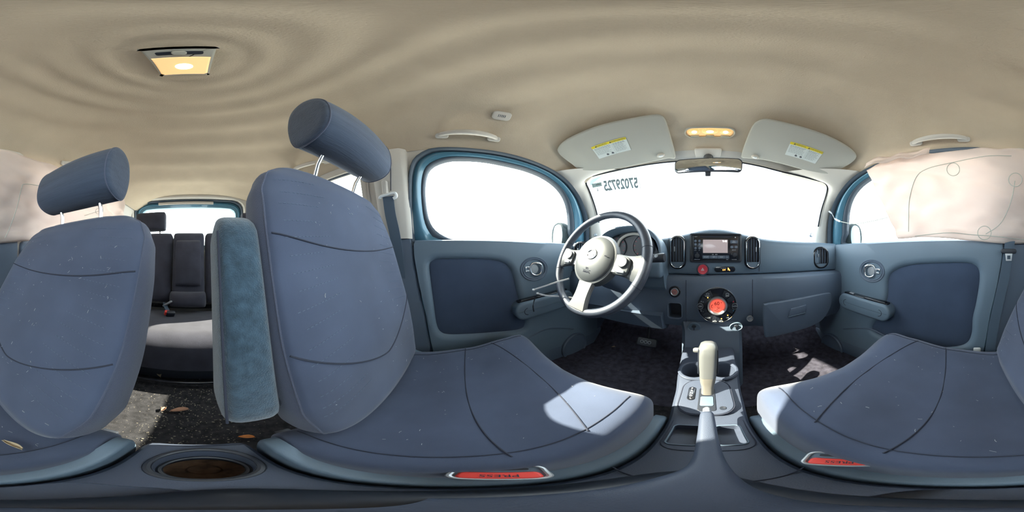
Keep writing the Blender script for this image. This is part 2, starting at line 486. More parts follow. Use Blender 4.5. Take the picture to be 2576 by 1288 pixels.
# ---- A pillars, B pillars, rear quarters
trimn = [0]
def trim(geo, m, label, solid=0.0):
    trimn[0] += 1
    return mk('trim_%d' % trimn[0], geo, m, kind='structure', label=label, solid=solid)
trim(loft(HDR, closed=False), 'light_trim', 'pale header trim along the top of the windshield')
for s, side in ((-1, 'left'), (1, 'right')):
    # A pillar: from door frame edge to windshield edge
    i0 = min(range(len(Of)), key=lambda k: abs(Of[k][0] - 0.44) + (0 if Of[k][1] > 0.3 else 9))
    fr = [SPyz(a, b, s, SC0 - 0.0) for a, b in Of[i0:]]
    fr.append(SPyz(Of[-1][0] + 0.01, -0.05, s, SC0))
    # windshield side edge from the top corner down
    if s < 0: wsd = [wtop[k] for k in (6, 5, 4, 3, 2, 1, 0)]
    else: wsd = [wtop[k] for k in (12, 13, 14, 15, 16, 17, 18)]
    xb = wsd[-1].x
    wsd = wsd + [wsp(xb + 0.010 * s, 0.10), wsp(xb + 0.03 * s, -0.05)]
    wc = catmull(wsd, 6)
    def resamp(P, n):
        L = [0.0]
        for a, b in zip(P, P[1:]): L.append(L[-1] + (b - a).length)
        out = []; k = 0
        for i in range(n):
            t = L[-1] * i / (n - 1)
            while k < len(L) - 2 and L[k + 1] < t: k += 1
            f = 0 if L[k + 1] == L[k] else (t - L[k]) / (L[k + 1] - L[k])
            out.append(P[k].lerp(P[k + 1], min(1, max(0, f))))
        return out
    A, B = resamp(fr, 44), resamp(wc, 44)
    rings = []
    for a, b in zip(A, B):
        row = []
        cdir = (-(a + b) / 2); cdir.z *= 0.3; cdir.normalize()
        for k in range(9):
            t = k / 8; p = a.lerp(b, t) + cdir * (0.018 * math.sin(PI * t))
            row.append(p)
        row.append(b + V((0, 0.03, 0)))
        row.insert(0, a + V((s * 0.03, 0, 0)))
        rings.append(row)
    # upper end tucks under the headliner
    ap = trim(loft(rings, closed=False), 'light_trim', 'light grey windshield pillar trim on the %s side' % side)
    tp = PYp(1497 if s < 0 else 2042, 590 if s < 0 else 591, 0.765)
    tw = mk('tweeter_badge', join([lathe([(0.0, 0.004), (0.009, 0.004), (0.0125, 0.0), (0.0125, -0.01)], 24, frame(tp, (1, 0, 0), (0, 0, 1))),
             tube([tp + V((0.0105 * math.cos(a * PI / 12), -0.004, 0.0105 * math.sin(a * PI / 12))) for a in range(24)], 0.001, 5, True)]), 'silver', ap)
    # B pillar upper trim, light
    rows = []
    for i in range(13):
        z = lerp(0.075, 0.47, i / 12)
        y0, y1 = -0.172 - 0.004 * i / 12, -0.318 - 0.012 * i / 12
        rows.append([SPyz(y0 + 0.004, z, s, SC0 + 0.01), SPyz(y0, z, s, SC0 - 0.012), SPyz(y0 - 0.02, z, s, SC0 - 0.030), SPyz(lerp(y0, y1, .5), z, s, SC0 - 0.034), SPyz(y1 + 0.03, z, s, SC0 - 0.034), SPyz(y1 + 0.006, z, s, SC0 - 0.022), SPyz(y1, z, s, SC0 + 0.03)])
    bp_ = trim(loft(rows, closed=False), 'light_trim', 'light grey upper trim of the %s door pillar' % side)
    # B pillar lower trim and sill, dark
    rows = []
    for i in range(15):
        z = lerp(0.078, -0.62, i / 14)
        y0 = interp(z, [(-0.62, -0.06), (-0.45, -0.085), (-0.30, -0.105), (-0.12, -0.145), (0.0, -0.166), (0.08, -0.17)])
        y1 = -0.36
        rows.append([V((s * 0.73, y0 + 0.004, z)), V((s * 0.70, y0, z)), V((s * 0.683, y0 - 0.012, z)), V((s * 0.680, lerp(y0, y1, .5), z)), V((s * 0.684, y1 + .01, z)), V((s * 0.72, y1, z))])
    trim(loft(rows, closed=False), 'plastic_lower', 'dark grey lower trim of the %s door pillar' % side)
    # panel that closes the body side round the door opening
    back_o = polar(ccw([(-0.40, 0.50), (-0.40, 0.03), (0.60, 0.03), (0.60, 0.36), (0.50, 0.43), (0.34, 0.49)]), NP, GC)
    back_o = [b if math.hypot(b[0] - GC[0], b[1] - GC[1]) > math.hypot(a[0] - GC[0], a[1] - GC[1]) else a for a, b in zip(Op, back_o)]
    trim(ringloft([[SPyz(a, b, s, SC0 + 0.006) for a, b in back_o], [SPyz(a, b, s, SC0 + 0.002) for a, b in lerp2(Op, Gp, 0.1)], [SPyz(a, b, s, SC0 + 0.05) for a, b in lerp2(Op, Gp, 0.3)]]), 'light_trim', 'light grey trim round the %s front door opening' % side)
    trim(loft([[SPyz(y, z, s, c_) for y, c_ in ((-0.14, SC0 + 0.03), (-0.14, SC0 + 0.06), (-0.41, SC0 + 0.06), (-0.41, SC0 + 0.03))] for z in (-0.6, 0.0, 0.52)]), 'paint', 'blue painted steel pillar added to block sun leaks between the %s doors' % side)  # outer pillar, added to block sun leaking past the trim
    trim(loft([[SPyz(y, z, s, c_) for z, c_ in ((0.44, SC0 + 0.03), (0.44, SC0 + 0.06), (0.56, SC0 + 0.06), (0.56, SC0 + 0.03))] for y in (-1.6, -0.5, 0.36)]), 'paint', 'blue painted roof rail added against sun leaks along the %s side' % side)  # outer rail, added with the pillar to keep stray sun out
    trim(box((s * 0.705, 0.82, -0.33), (0.03, 0.46, 0.68), 0.01), 'plastic_lower', 'dark kick panel in the %s footwell' % side)
    trim(box((s * 0.725, 0.1, FL + 0.03), (0.10, 1.9, 0.14), 0.02), 'plastic_lower', 'dark door sill trim on the %s side' % side)
    # painted jamb strip seen in the door gap
    trim(box((s * 0.705, -0.105, -0.30), (0.02, 0.06, 0.6), 0.004), 'paint', 'blue painted door jamb strip on the %s side' % side)
    # rear side wall with window opening
    R_out = [(-0.36, 0.47), (-1.56, 0.47), (-1.56, -0.62), (-0.36, -0.62)]
    rw = [(-0.375 - 0.385 + a, 0.255 + b) for a, b in rrect(0.77, 0.345, 0.07, 8)]
    rc = (-0.76, 0.255)
    Rp, Wp = polar(R_out, 96, rc), polar(rw, 96, rc)
    lo = [[SPyz(a, b, s, SC0 + 0.0) if b > 0 else V((s * 0.7175, a, b)) for a, b in lerp2(Rp, Wp, t)] for t in (0, .5, .85)]
    lo += [[SPyz(a, b, s, SC0 - 0.006) for a, b in lerp2(Rp, Wp, .95)], [SPyz(a, b, s, SC0) for a, b in Wp], [SPyz(a, b, s, SC0 + 0.05) for a, b in Wp]]
    wll = mk('wall_%s' % side, ringloft(lo), 'light_trim', kind='structure', label='light trimmed rear side wall of the car on the %s' % side)
    mk('window_seal', tube([SPyz(a, b, s, SC0 + 0.01) for a, b in rw], 0.008, 6, True), 'rubber', wll)
    wd = thing('window_%d' % (2 if s < 0 else 3), 'rear %s side window glass' % side, None, (s * 0.68, -0.75, 0.08), kind='structure')
    gv = [SPyz(a, b, s, SC0 + 0.04) for a, b in rw]
    mk('pane', (gv, [tuple(range(len(gv)))]), 'glass', wd, smooth=False)
    # rear door panel below the belt
    rd = thing('door_%d' % (3 if s < 0 else 4), 'dark rear %s door panel behind the front seat' % side, None, (s * 0.70, -0.75, -0.6), kind='structure')
    m_ = frame((s * 0.70, 0, 0), (0, -s, 0), (0, 0, 1))
    mk('door_panel', box((s * 0.70, -0.80, -0.265), (0.05, 0.86, 0.68), 0.02, 3), 'plastic_lower', rd)
    mk('fabric_insert', box((s * 0.675, -0.75, -0.17), (0.02, 0.55, 0.26), 0.01, 3), 'door_fabric', rd)
    mk('armrest', box((s * 0.655, -0.70, -0.16), (0.06, 0.36, 0.06), 0.025, 4), 'plastic', rd)
    mk('outer_skin', box((s * 0.80, -0.9, -0.26), (0.015, 1.35, 0.66), 0), 'paint', rd, smooth=False)

# ---- rear hatch
YR = -1.52
hx0, hx1, hz0, hz1 = -0.44, 0.60, 0.06, 0.545
ho = [((hx0 + hx1) / 2 + a, (hz0 + hz1) / 2 + b) for a, b in rrect(hx1 - hx0, hz1 - hz0, 0.10, 8)]
hi = [((hx0 + hx1) / 2 + a, (hz0 + hz1) / 2 - 0.015 + b) for a, b in rrect(hx1 - hx0 - 0.13, hz1 - hz0 - 0.12, 0.06, 8)]
hc = ((hx0 + hx1) / 2, (hz0 + hz1) / 2)
wo = [(-0.74, 0.62), (0.74, 0.62), (0.74, -0.66), (-0.74, -0.66)]
Wp, Hp, Ip = polar(wo, 96, hc), polar(ho, 96, hc), polar(hi, 96, hc)
v3 = lambda L, y: [V((a, y, b)) for a, b in L]
wr = mk('wall_rear', ringloft([v3(Wp, YR + 0.06), v3(lerp2(Wp, Hp, .85), YR + 0.06), v3(lerp2(Wp, Hp, .96), YR + 0.05), v3(Hp, YR + 0.02), v3(Hp, YR - 0.06)]), 'light_trim', kind='structure', label='pale trim around the rear hatch opening')
dh = thing('door_5', 'rear hatch with blue painted frame around its window', None, (0.08, YR - 0.03, 0.0), kind='structure')
mk('weatherstrip', ringloft([v3(Hp, YR + 0.0), v3(lerp2(Hp, Ip, .06), YR + 0.025), v3(lerp2(Hp, Ip, .16), YR + 0.02), v3(lerp2(Hp, Ip, .2), YR - 0.02)]), 'rubber', dh)
mk('hatch_frame', ringloft([v3(lerp2(Hp, Ip, .15), YR - 0.02), v3(lerp2(Hp, Ip, .5), YR - 0.01), v3(lerp2(Hp, Ip, .55), YR - 0.03), v3(lerp2(Hp, Ip, .9), YR - 0.035), v3(Ip, YR - 0.06)]), 'paint', dh, label='blue painted hatch frame')
mk('pane', (v3(Ip, YR - 0.055), [tuple(range(96))]), 'glass', dh, smooth=False)
mk('trim_strip', box((0.10, YR + 0.0, 0.515), (0.52, 0.012, 0.028), 0.004), 'light_trim', dh, label='beige clip-on strip above hatch window')
mk('outer_skin', box((0, YR - 0.15, -0.30), (1.5, 0.015, 0.75), 0), 'paint', dh, smooth=False)

# ================================================================ FRONT DOOR PANELS
def door_panel(s, ins_px, handle_px, arm0_px, arm1_px, sp_px):
    d_ = doors[s]; XD = s * 0.69
    fr = frame((XD, 0, 0), (0, -s, 0), (0, 0, 1))
    inv = fr.inverted()
    to2 = lambda px, py: (lambda q: (q.x, q.y))(inv @ PXp(px, py, XD))
    ins = [(p.x, p.y) for p in catmull([V((*to2(*q), 0)) for q in ins_px], 5, True)]
    ins = ccw(ins)
    c = (sum(p[0] for p in ins) / len(ins), sum(p[1] for p in ins) / len(ins))
    f = -s
    yz = [(-0.168, BELT), (-0.164, 0.0), (-0.142, -0.12), (-0.112, -0.25), (-0.10, -0.33), (-0.083, -0.45), (-0.06, -0.60), (0.85, -0.60), (0.85, BELT)]
    out = [(f * y, z) for y, z in yz]
    NPn = 160
    Ins, Out = polar(ins, NPn, c), polar(ccw(out), NPn, c)
    Grow = polar(offset2(ins, 0.014), NPn, c)
    Grow2 = polar(offset2(ins, 0.03), NPn, c)
    L = lambda q, z: [fr @ V((a, b, z)) for a, b in q]
    loops = [L(Ins, -0.004), L(polar(offset2(ins, 0.004), NPn, c), 0.004), L(Grow, 0.012), L(Grow2, 0.014), L(lerp2(Grow2, Out, .5), 0.012), L(lerp2(Grow2, Out, .93), 0.012), L(lerp2(Grow2, Out, .985), 0.006), L(Out, -0.006), L(Out, -0.04)]
    mk('door_panel', ringloft(loops), 'plastic', d_)
    fi = mk('fabric_insert', loft([L(Ins, -0.002), L(lerp2(Ins, [c] * NPn, .04), 0.002), L(lerp2(Ins, [c] * NPn, .3), 0.004), L(lerp2(Ins, [c] * NPn, .95), 0.004)], cap0=False), 'door_fabric', d_, label='dark blue cloth door insert')
    # belt cap
    caps = []
    for i in range(20):
        y = lerp(-0.165, 0.84, i / 19)
        caps.append([V((s * x, y, z)) for x, z in ((0.742, 0.045), (0.742, 0.060), (0.722, 0.068), (0.70, 0.0695), (0.688, 0.064), (0.681, 0.052), (0.679, 0.03), (0.70, 0.02))])
    mk('belt_cap', loft(caps), 'plastic', d_)
    mk('glass_wiper_seal', box((s * 0.737, 0.33, 0.066), (0.012, 0.98, 0.016), 0.003), 'rubber', d_)
    # handle bowl
    hc_ = to2(*handle_px)
    hm = fr @ Matrix.Translation(V((hc_[0], hc_[1], 0.012)))
    e = lambda k, z: [hm @ V((a * k, b * k, z)) for a, b in ellipse(0.068, 0.052, 48)]
    bowl = mk('handle_bowl', loft([e(1.10, -0.004), e(1.10, 0.003), e(1.05, 0.006), e(0.98, 0.004), e(0.93, 0.004), e(0.9, 0.007), e(0.86, 0.006), e(0.78, -0.006), e(0.5, -0.014), e(0.05, -0.015)], cap0=False), 'plastic_lower', d_)
    loop_ = [hm @ V(p) for p in catmull([(-0.012 * f, 0.026, 0.004), (0.012 * f, 0.028, 0.010), (0.030 * f, 0.018, 0.012), (0.036 * f, 0.0, 0.012), (0.028 * f, -0.022, 0.012), (0.006 * f, -0.030, 0.010), (-0.014 * f, -0.022, 0.006), (-0.022 * f, 0.002, 0.002)], 5, True)]
    lv = mk('handle_lever', tube(loop_, [0.0042 + 0.003 * max(0, math.sin(2 * PI * k / len(loop_) - 0.2)) for k in range(len(loop_))], 10, True), 'chrome', d_, label='chrome door release lever')
    mk('lever_plate', loft([[hm @ V((a * k - 0.004 * f, b * k, z)) for a, b in ellipse(0.026, 0.024, 32)] for k, z in ((1, -0.012), (1, 0.002), (0.9, 0.005), (0.05, 0.006))]), 'silver', lv)
    mk('lock_tab', join([box((0, 0, 0), (0.020, 0.006, 0.006), 0.002, m=hm @ Matrix.Translation(V((-0.038 * f, 0.009 - 0.018 * k, 0.004)))) for k in (0, 1)] + [box((0, 0, 0), (0.005, 0.026, 0.006), 0.002, m=hm @ Matrix.Translation(V((-0.046 * f, 0, 0.004))))]), 'chrome', lv)
    # armrest: slanted pill
    a0 = inv @ PXp(*arm0_px, s * 0.635); a1 = inv @ PXp(*arm1_px, s * 0.635)
    mid = (a0 + a1) / 2; ang = math.atan2((a1 - a0).y, (a1 - a0).x)
    if abs(ang) > PI / 2: ang += PI
    ln = (a1 - a0).length
    am = fr @ Matrix.Translation(V((mid.x, mid.y, 0.0))) @ Matrix.Rotation(ang, 4, 'Z')
    arm = mk('armrest', prism(rrect(ln, 0.085, 0.042, 10), 0.066, 0.012, am), 'plastic', d_)
    mk('pull_cup', prism(rrect(ln * 0.40, 0.018, 0.008, 4), 0.022, 0.004, am @ Matrix.Translation(V((-f * ln * 0.24 * -1 if False else f * -ln * 0.20, 0.0432, 0.030)) ) @ Matrix.Rotation(0, 4, 'X')), 'gloss_black', arm, label='black pull cup on armrest')
    mk('top_bezel', prism(rrect(ln * 0.86, 0.036, 0.012, 6), 0.007, 0.003, am @ Matrix.Translation(V((0, 0.040, 0.032))) @ Matrix.Rotation(-PI / 2, 4, 'X')), 'gloss_black', arm)
    sw = am @ Matrix.Translation(V((f * ln * 0.28, 0.048, 0.034))) @ Matrix.Rotation(-PI / 2, 4, 'X')
    mk('window_switch', box((0, 0, 0), (0.030, 0.016, 0.008), 0.003, m=sw), 'silver', arm)
    for e_ in (-1, 1):
        mk('cap_line', tube([am @ V((e_ * (ln / 2 - 0.055) + e_ * 0.016 * math.cos(k * PI / 10 - PI / 2), 0.016 * math.sin(k * PI / 10 - PI / 2) - 0.002, 0.066)) for k in range(11)], 0.0014, 6), 'seam', arm)
    # lower map pocket and speaker
    lowln = [fr @ V((f * y, z, 0.013)) for y, z in [(-0.05, -0.455), (0.1, -0.45), (0.3, -0.425), (0.42, -0.39), (0.5, -0.40), (0.62, -0.44)]]
    mk('pocket_edge', tube(catmull(lowln, 6), 0.004, 8), 'plastic_lower', d_)
    sc_ = to2(*sp_px)
    sm_ = fr @ Matrix.Translation(V((sc_[0], sc_[1], 0.012)))
    mk('speaker_grille', lathe([(0.092, 0), (0.092, 0.012), (0.086, 0.018), (0.080, 0.012), (0.076, 0.010), (0.05, 0.014), (0.0, 0.016)], 48, sm_), 'plastic_lower', d_)
    return fr
INS_R = [(2236, 700), (2256, 678), (2300, 666), (2390, 662), (2440, 663), (2461, 676), (2464, 705), (2456, 760), (2447, 800), (2444, 840), (2430, 864), (2390, 873), (2310, 870), (2250, 856), (2205, 838), (2194, 822), (2215, 790), (2232, 750)]
INS_L = [(1080, 668), (1088, 656), (1110, 652), (1211, 652), (1262, 659), (1282, 675), (1293, 700), (1304, 750), (1318, 795), (1320, 814), (1308, 828), (1239, 836), (1180, 840), (1128, 841), (1108, 834), (1098, 814), (1091, 765), (1084, 710)]
door_panel(-1, INS_L, (1341, 676), (1296, 788), (1440, 745), (1440, 868))
door_panel(1, INS_R, (2196, 681), (2112, 752), (2240, 792), (2098, 868))

# ================================================================ SEATS
def sgnpow(v, p): return math.copysign(abs(v) ** p, v)
def front_seat(xc, side, recl, by, bz, hr_up, hr_fwd, label, inb, blen=0.60, cfront=0.29):
    t_ = thing('car_seat', label, 'car seat', (xc, 0.05, FL), group='front seats')
    # ---- cushion: sections along y
    NS, NA = 48, 72
    def cz(y): return interp(y, [(-0.22, -0.415), (-0.1, -0.392), (0.05, -0.362), (0.18, -0.330), (0.25, -0.318), (0.31, -0.330)])
    y0, y1 = -0.20, cfront
    def csec(v):
        y = lerp(y0, y1, v)
        ed = min(1.0, max(0.0, (y1 - y) / 0.075)); rf_ = math.sqrt(max(0.0, 1 - (1 - ed) ** 2))
        eb = min(1.0, max(0.0, (y - y0) / 0.05)); rb = math.sqrt(max(0.0, 1 - (1 - eb) ** 2))
        w = (0.245 - 0.006 * math.sin(v * PI)) * (0.90 + 0.10 * rf_) * (0.92 + 0.08 * rb)
        return y, w, rf_, rb
    def ctop(x, v):
        y, w, rf_, rb = csec(v); u = x / w
        return cz(y) + 0.036 * abs(u) ** 3 - 0.012 * math.exp(-(u / .5) ** 2) - (1 - rf_) * 0.075 - (1 - rb) * 0.05
    rings = []
    for i in range(NS + 1):
        v = i / NS; v = 0.5 - 0.5 * math.cos(PI * v) if True else v
        y, w, rf_, rb = csec(v); row = []
        zb = -0.50 - 0.0 * v
        for k in range(NA):
            a = 2 * PI * k / NA; n = 5.0
            x = w * sgnpow(math.cos(a), 2 / n); zz = sgnpow(math.sin(a), 2 / n)
            top = ctop(x, v)
            md = lerp(zb, top, 0.5); z = md + zz * (top - zb) / 2
            row.append(V((xc + x, y, z)))
        rings.append(row)
    g = loft(rings)
    cu = mk('cushion', g, 'seat_fabric', t_, flat_angle=60)
    # cushion seams
    def csurf(x, v):
        u = min(0.995, abs(x) / csec(v)[1]); top = ctop(x, v)
        return -0.50 + (top + 0.50) * (1 + (1 - u ** 5) ** 0.2) / 2
    def cpath(f, n=32, up=0.0010): return [V((xc + x, csec(v)[0], csurf(x, v) + up)) for x, v in (f(k / n) for k in range(n + 1))]
    mk('seam', tube(cpath(lambda t: (lerp(-0.215, 0.215, t), 0.50 - 0.03 * math.sin(PI * t))), 0.0013, 6), 'seam', cu)
    mk('seam', tube(cpath(lambda t: (lerp(-0.21, 0.21, t), 0.80 - 0.12 * (2 * t - 1) ** 2)), 0.0013, 6), 'seam', cu)
    for e in (-1, 1):
        mk('seam', tube(cpath(lambda t: (e * 0.205, lerp(0.05, 0.90, t))), 0.0009, 6), 'seam', cu)
    # ---- backrest
    R = math.radians(recl); U = V((0, -math.sin(R), math.cos(R))); F = V((0, math.cos(R), math.sin(R)))
    B0 = V((xc, by, bz))
    W = [(0, 0.195), (0.06, 0.217), (0.2, 0.234), (0.45, 0.242), (0.70, 0.243), (0.84, 0.238), (0.92, 0.222), (0.97, 0.188), (1.0, 0.130)]
    TH = [(0, 0.052), (0.05, 0.068), (0.3, 0.066), (0.7, 0.056), (0.9, 0.045), (0.97, 0.036), (1.0, 0.022)]
    def bfront(x, t):
        w, th = interp(t, W), interp(t, TH); u = min(1, abs(x) / w)
        k = math.sin(min(1, t / 0.85) * PI) ** 0.7 if t < 0.85 else 0
        rnd = th * (1 - u ** 9) ** (1 / 3.5) if u < 1 else 0
        return rnd + 0.030 * k * (u ** 3 - 0.35) * (1 if u < 0.93 else (1 - u) / 0.07) + 0.016 * math.exp(-((t - 0.30) / 0.16) ** 2) * (1 - u * u)
    NT, NK = 70, 45
    def ring(t):
        w, th = interp(t, W), interp(t, TH); fr_, bk = [], []
        for k in range(NK):
            a = PI * k / (NK - 1); x = w * sgnpow(math.cos(a), 0.55)
            fr_.append(B0 + U * (t * blen) + V((x, 0, 0)) + F * bfront(x, t))
        for k in range(NK - 2, 0, -1):
            a = PI * k / (NK - 1); x = w * sgnpow(math.cos(a), 0.55); u = abs(x) / w
            bk.append(B0 + U * (t * blen) + V((x, 0, 0)) - F * (th * (1 - u ** 5) ** (1 / 3.0)))
        return fr_ + bk
    ts = [i / NT for i in range(NT + 1)]
    rings = [ring(0.5 - 0.5 * math.cos(PI * t) if t > .5 else t) for t in ts]
    vs, fs = loft(rings)
    n = len(rings[0]); EDGE = 6
    fside, fmain = [], []
    for q in fs:
        if len(q) != 4: fmain.append(q); continue
        j = min(i % n for i in q) if max(i % n for i in q) - min(i % n for i in q) <= 1 else n - 1
        x_side = (j < EDGE or j >= n - EDGE - 3) or (NK - 1 - EDGE <= j < NK + EDGE + 2)
        (fside if x_side else fmain).append(q)
    def sub(F_):
        used = sorted({i for q in F_ for i in q}); mp = {a: b for b, a in enumerate(used)}
        return [vs[i] for i in used], [tuple(mp[i] for i in q) for q in F_]
    bk = mk('backrest', sub(fmain), 'seat_fabric', t_, flat_angle=60)
    mk('side_panel', sub(fside), 'seat_side', bk, flat_angle=60, label='paler ribbed side panels of backrest')
    P = lambda x, t, up=0.0008: B0 + U * (t * blen) + V((x, 0, 0)) + F * (bfront(x, t) + up)
    for f_ in (lambda q: (lerp(-0.225, 0.225, q), 0.66 + 0.035 * (2 * q - 1) ** 2), lambda q: (lerp(-0.225, 0.225, q), 0.23 + 0.17 * abs(2 * q - 1) ** 1.5)):
        mk('seam', tube([P(*f_(k / 40)) for k in range(41)], 0.0016, 6), 'seam', bk)
    ex = [sgnpow(math.cos(PI * EDGE / (NK - 1)), 0.55)][0]
    for e in (-1, 1):
        mk('piping', tube([P(e * interp(t, W) * ex, t, 0.0004) for t in [0.03 + 0.92 * k / 50 for k in range(51)]], 0.0018, 6), 'seat_side', bk)
    # decorative dashed rows of stitches
    st = []
    for e in (-1, 1):
        for r_ in range(16):
            tt = 0.16 + 0.048 * r_ + random.uniform(-0.006, 0.006)
            x = 0.205 - random.uniform(0, 0.01); xe = 0.205 - random.uniform(0.07, 0.12)
            while x > xe:
                st.append(tube([P(e * x, tt + 0.02 * (0.205 - x) / 0.1), P(e * (x - 0.005), tt + 0.02 * (0.21 - x) / 0.1)], 0.0005, 4)); x -= 0.0085
    mk('stitching', join(st), 'stitch', bk, kind='stuff', label='dashed rows of pale decorative stitches')
    # ---- head restraint
    hb = B0 + U * (blen - 0.012) - F * 0.004
    H0 = hb + U * hr_up + F * hr_fwd
    HU = V((0, -math.sin(R * 0.55), math.cos(R * 0.55))); HF = V((0, math.cos(R * 0.55), math.sin(R * 0.55)))
    prof = [(0.030, -0.002), (0.052, 0.02), (0.060, 0.065), (0.054, 0.115), (0.030, 0.155), (-0.004, 0.168), (-0.036, 0.150), (-0.052, 0.10), (-0.050, 0.045), (-0.034, 0.008), (-0.005, -0.006)]
    pr = catmull([V((a * 1.12, b * 1.09, 0)) for a, b in prof], 5, True)
    cF, cU = 0.002, 0.08
    rings = []
    for x, k in ((-0.139, 0.72), (-0.139, 0.88), (-0.136, 0.955), (-0.131, 0.985), (-0.12, 1.0), (-0.06, 1.03), (0, 1.04), (0.06, 1.03), (0.12, 1.0), (0.131, 0.985), (0.136, 0.955), (0.139, 0.88), (0.139, 0.72)):
        rings.append([H0 + V((x, 0, 0)) + HF * (cF + (p.x - cF) * k) + HU * (cU + (p.y - cU) * k) for p in pr])
    hr = mk('head_restraint', loft(rings), 'headrest_fabric', t_, flat_angle=70)
    for e in (-1, 1):
        mk('piping', tube([H0 + V((e * 0.1325, 0, 0)) + HF * (cF + (p.x - cF) * 0.985) + HU * (cU + (p.y - cU) * 0.985) for p in pr], 0.0016, 6, True), 'seat_side', hr)
        pb = hb + V((e * 0.078, 0, 0)); pt = H0 + V((e * 0.078, 0, 0)) + HU * 0.02
        mk('post', tube([pb - U * 0.03, pb + (pt - pb) * 0.5, pt], 0.0062, 14), 'chrome', hr, label='chrome head restraint post')
        gm = frame(pb + U * 0.002, (1, 0, 0), F)
        gm = Matrix.Translation(pb + U * (-0.004)) @ Matrix(((1, 0, 0), (0, F.y, U.y), (0, F.z, U.z))).to_4x4()
        mk('post_guide', loft([[gm @ V((a * k, b * k, z)) for a, b in rrect(0.046, 0.028, 0.012, 5)] for k, z in ((1, -0.02), (1, 0.008), (0.94, 0.012), (0.5, 0.013))]), 'plastic_lower', bk)
    # ---- base: side shields, frame, rails
    sh = [(-0.185, -0.50), (-0.18, -0.41), (-0.15, -0.385), (-0.10, -0.40), (0.0, -0.430), (0.15, -0.425), (0.25, -0.415), (0.285, -0.45), (0.27, -0.53), (0.1, -0.56), (-0.15, -0.56)]
    so = [(p.x, p.y) for p in catmull([V((a, b, 0)) for a, b in sh], 5, True)]
    for e in (-1, 1):
        mk('side_shield', prism([(q[0] * e, q[1]) for q in so], 0.022, 0.008, frame((xc + e * 0.238, 0, 0), (0, e, 0), (0, 0, 1))), 'plastic', t_)
        mk('seat_rail', box((xc + e * 0.17, -0.03, FL + 0.02), (0.035, 0.50, 0.035), 0.004), 'plastic_dark', t_)
    mk('seat_pan', box((xc, 0.03, -0.55), (0.43, 0.44, 0.12), 0.02), 'plastic_dark', t_)
    return t_, (B0, U, F, P, csec, csurf)

drv, DB = front_seat(-0.33, 'left', 12.5, -0.175, -0.385, 0.058, 0.080, 'dark grey cloth driver seat with fold-up armrest', 1, cfront=0.288)
psg, PB = front_seat(0.33, 'right', 26.0, -0.150, -0.395, 0.055, 0.055, 'dark grey cloth passenger seat, reclined and covered in lint', -1, blen=0.55, cfront=0.325)

# fold-up armrest standing along the driver backrest
B0, U, F, P_ = DB[:4]
am_o = V((-0.060, -0.198, -0.30))
rings = []
AL = 0.375
for i in range(31):
    t = i / 30
    e0 = min(1, t / 0.14); e1 = min(1, (1 - t) / 0.12)
    k = math.sqrt(max(0.02, 1 - (1 - e0) ** 2)) * math.sqrt(max(0.02, 1 - (1 - e1) ** 2))
    row = []
    for q in range(28):
        a = 2 * PI * q / 28
        x = 0.034 * (0.55 + 0.45 * k) * sgnpow(math.cos(a), 0.5); f_ = (0.070 - 0.008 * t) * k * sgnpow(math.sin(a), 0.45)
        row.append(am_o + U * (AL * t) + V((x, 0, 0)) + F * (f_ - 0.012 + 0.012 * math.sin(PI * t)))
    rings.append(row)
ar = mk('fold_armrest', loft(rings), 'armrest_fabric', drv, flat_angle=60, label='fuzzy blue-grey armrest folded upright')
mk('seam', tube([am_o + U * (AL * t) + V((0.0315, 0, 0)) + F * ((0.070 - 0.008 * t) * 0.94 - 0.010 + 0.012 * math.sin(PI * t)) for t in [0.1 + 0.78 * k / 30 for k in range(31)]], 0.0016, 6), 'seam', ar)
mk('pivot', lathe([(0, 0.0), (0.025, 0.0), (0.028, -0.006), (0.028, -0.03)], 24, frame(am_o + V((-0.02, 0, 0.05)), (0, 1, 0), (0, 0, 1))), 'plastic_dark', ar)

# ---- rear bench: three back sections, one cushion, head restraints
rb = thing('rear_bench_seat', 'dark rear bench seat with sun patch on its cushion', 'bench seat', (0, -0.9, FL))
def softbox(cx, cy, cz_, w, d, h, tilt=0.0, n=6.0, bulge=0.015):
    g = []; NA_ = 40
    for i in range(25):
        t = -1 + 2 * i / 24; k = (1 - abs(t) ** n) ** (1 / n) if abs(t) < 1 else 0.0
        k = max(k, 0.55) if abs(t) < 1 else 0.5
        row = []
        for q in range(NA_):
            a = 2 * PI * q / NA_
            x = w / 2 * sgnpow(math.cos(a), 2 / n) * (0.88 + 0.12 * k); y = d / 2 * sgnpow(math.sin(a), 2 / n) * k
            y += bulge * (1 - t * t) * (1 - (2 * x / w) ** 2) * (1 if math.sin(a) > 0 else 0)
            row.append(V((x, y, t * h / 2)))
        g.append(row)
    return xf(loft(g), Matrix.Translation(V((cx, cy, cz_))) @ Matrix.Rotation(math.radians(tilt), 4, 'X'))
mk('back_section', softbox(0.415, -1.16, -0.08, 0.49, 0.13, 0.50, 14), 'rear_fabric', rb, flat_angle=60)
mk('back_section', softbox(-0.36, -1.16, -0.08, 0.60, 0.13, 0.50, 14), 'rear_fabric', rb, flat_angle=60)
cs = mk('back_section', softbox(0.055, -1.165, -0.075, 0.225, 0.12, 0.49, 14), 'rear_fabric', rb, flat_angle=60)
mk('armrest_panel', softbox(0.055, -1.10, -0.045, 0.175, 0.05, 0.31, 14), 'rear_fabric', cs, flat_angle=60)
mk('lower_roll', softbox(0.055, -1.045, -0.285, 0.235, 0.12, 0.10, 8, 3.0), 'rear_fabric', cs, flat_angle=60)
rings = []
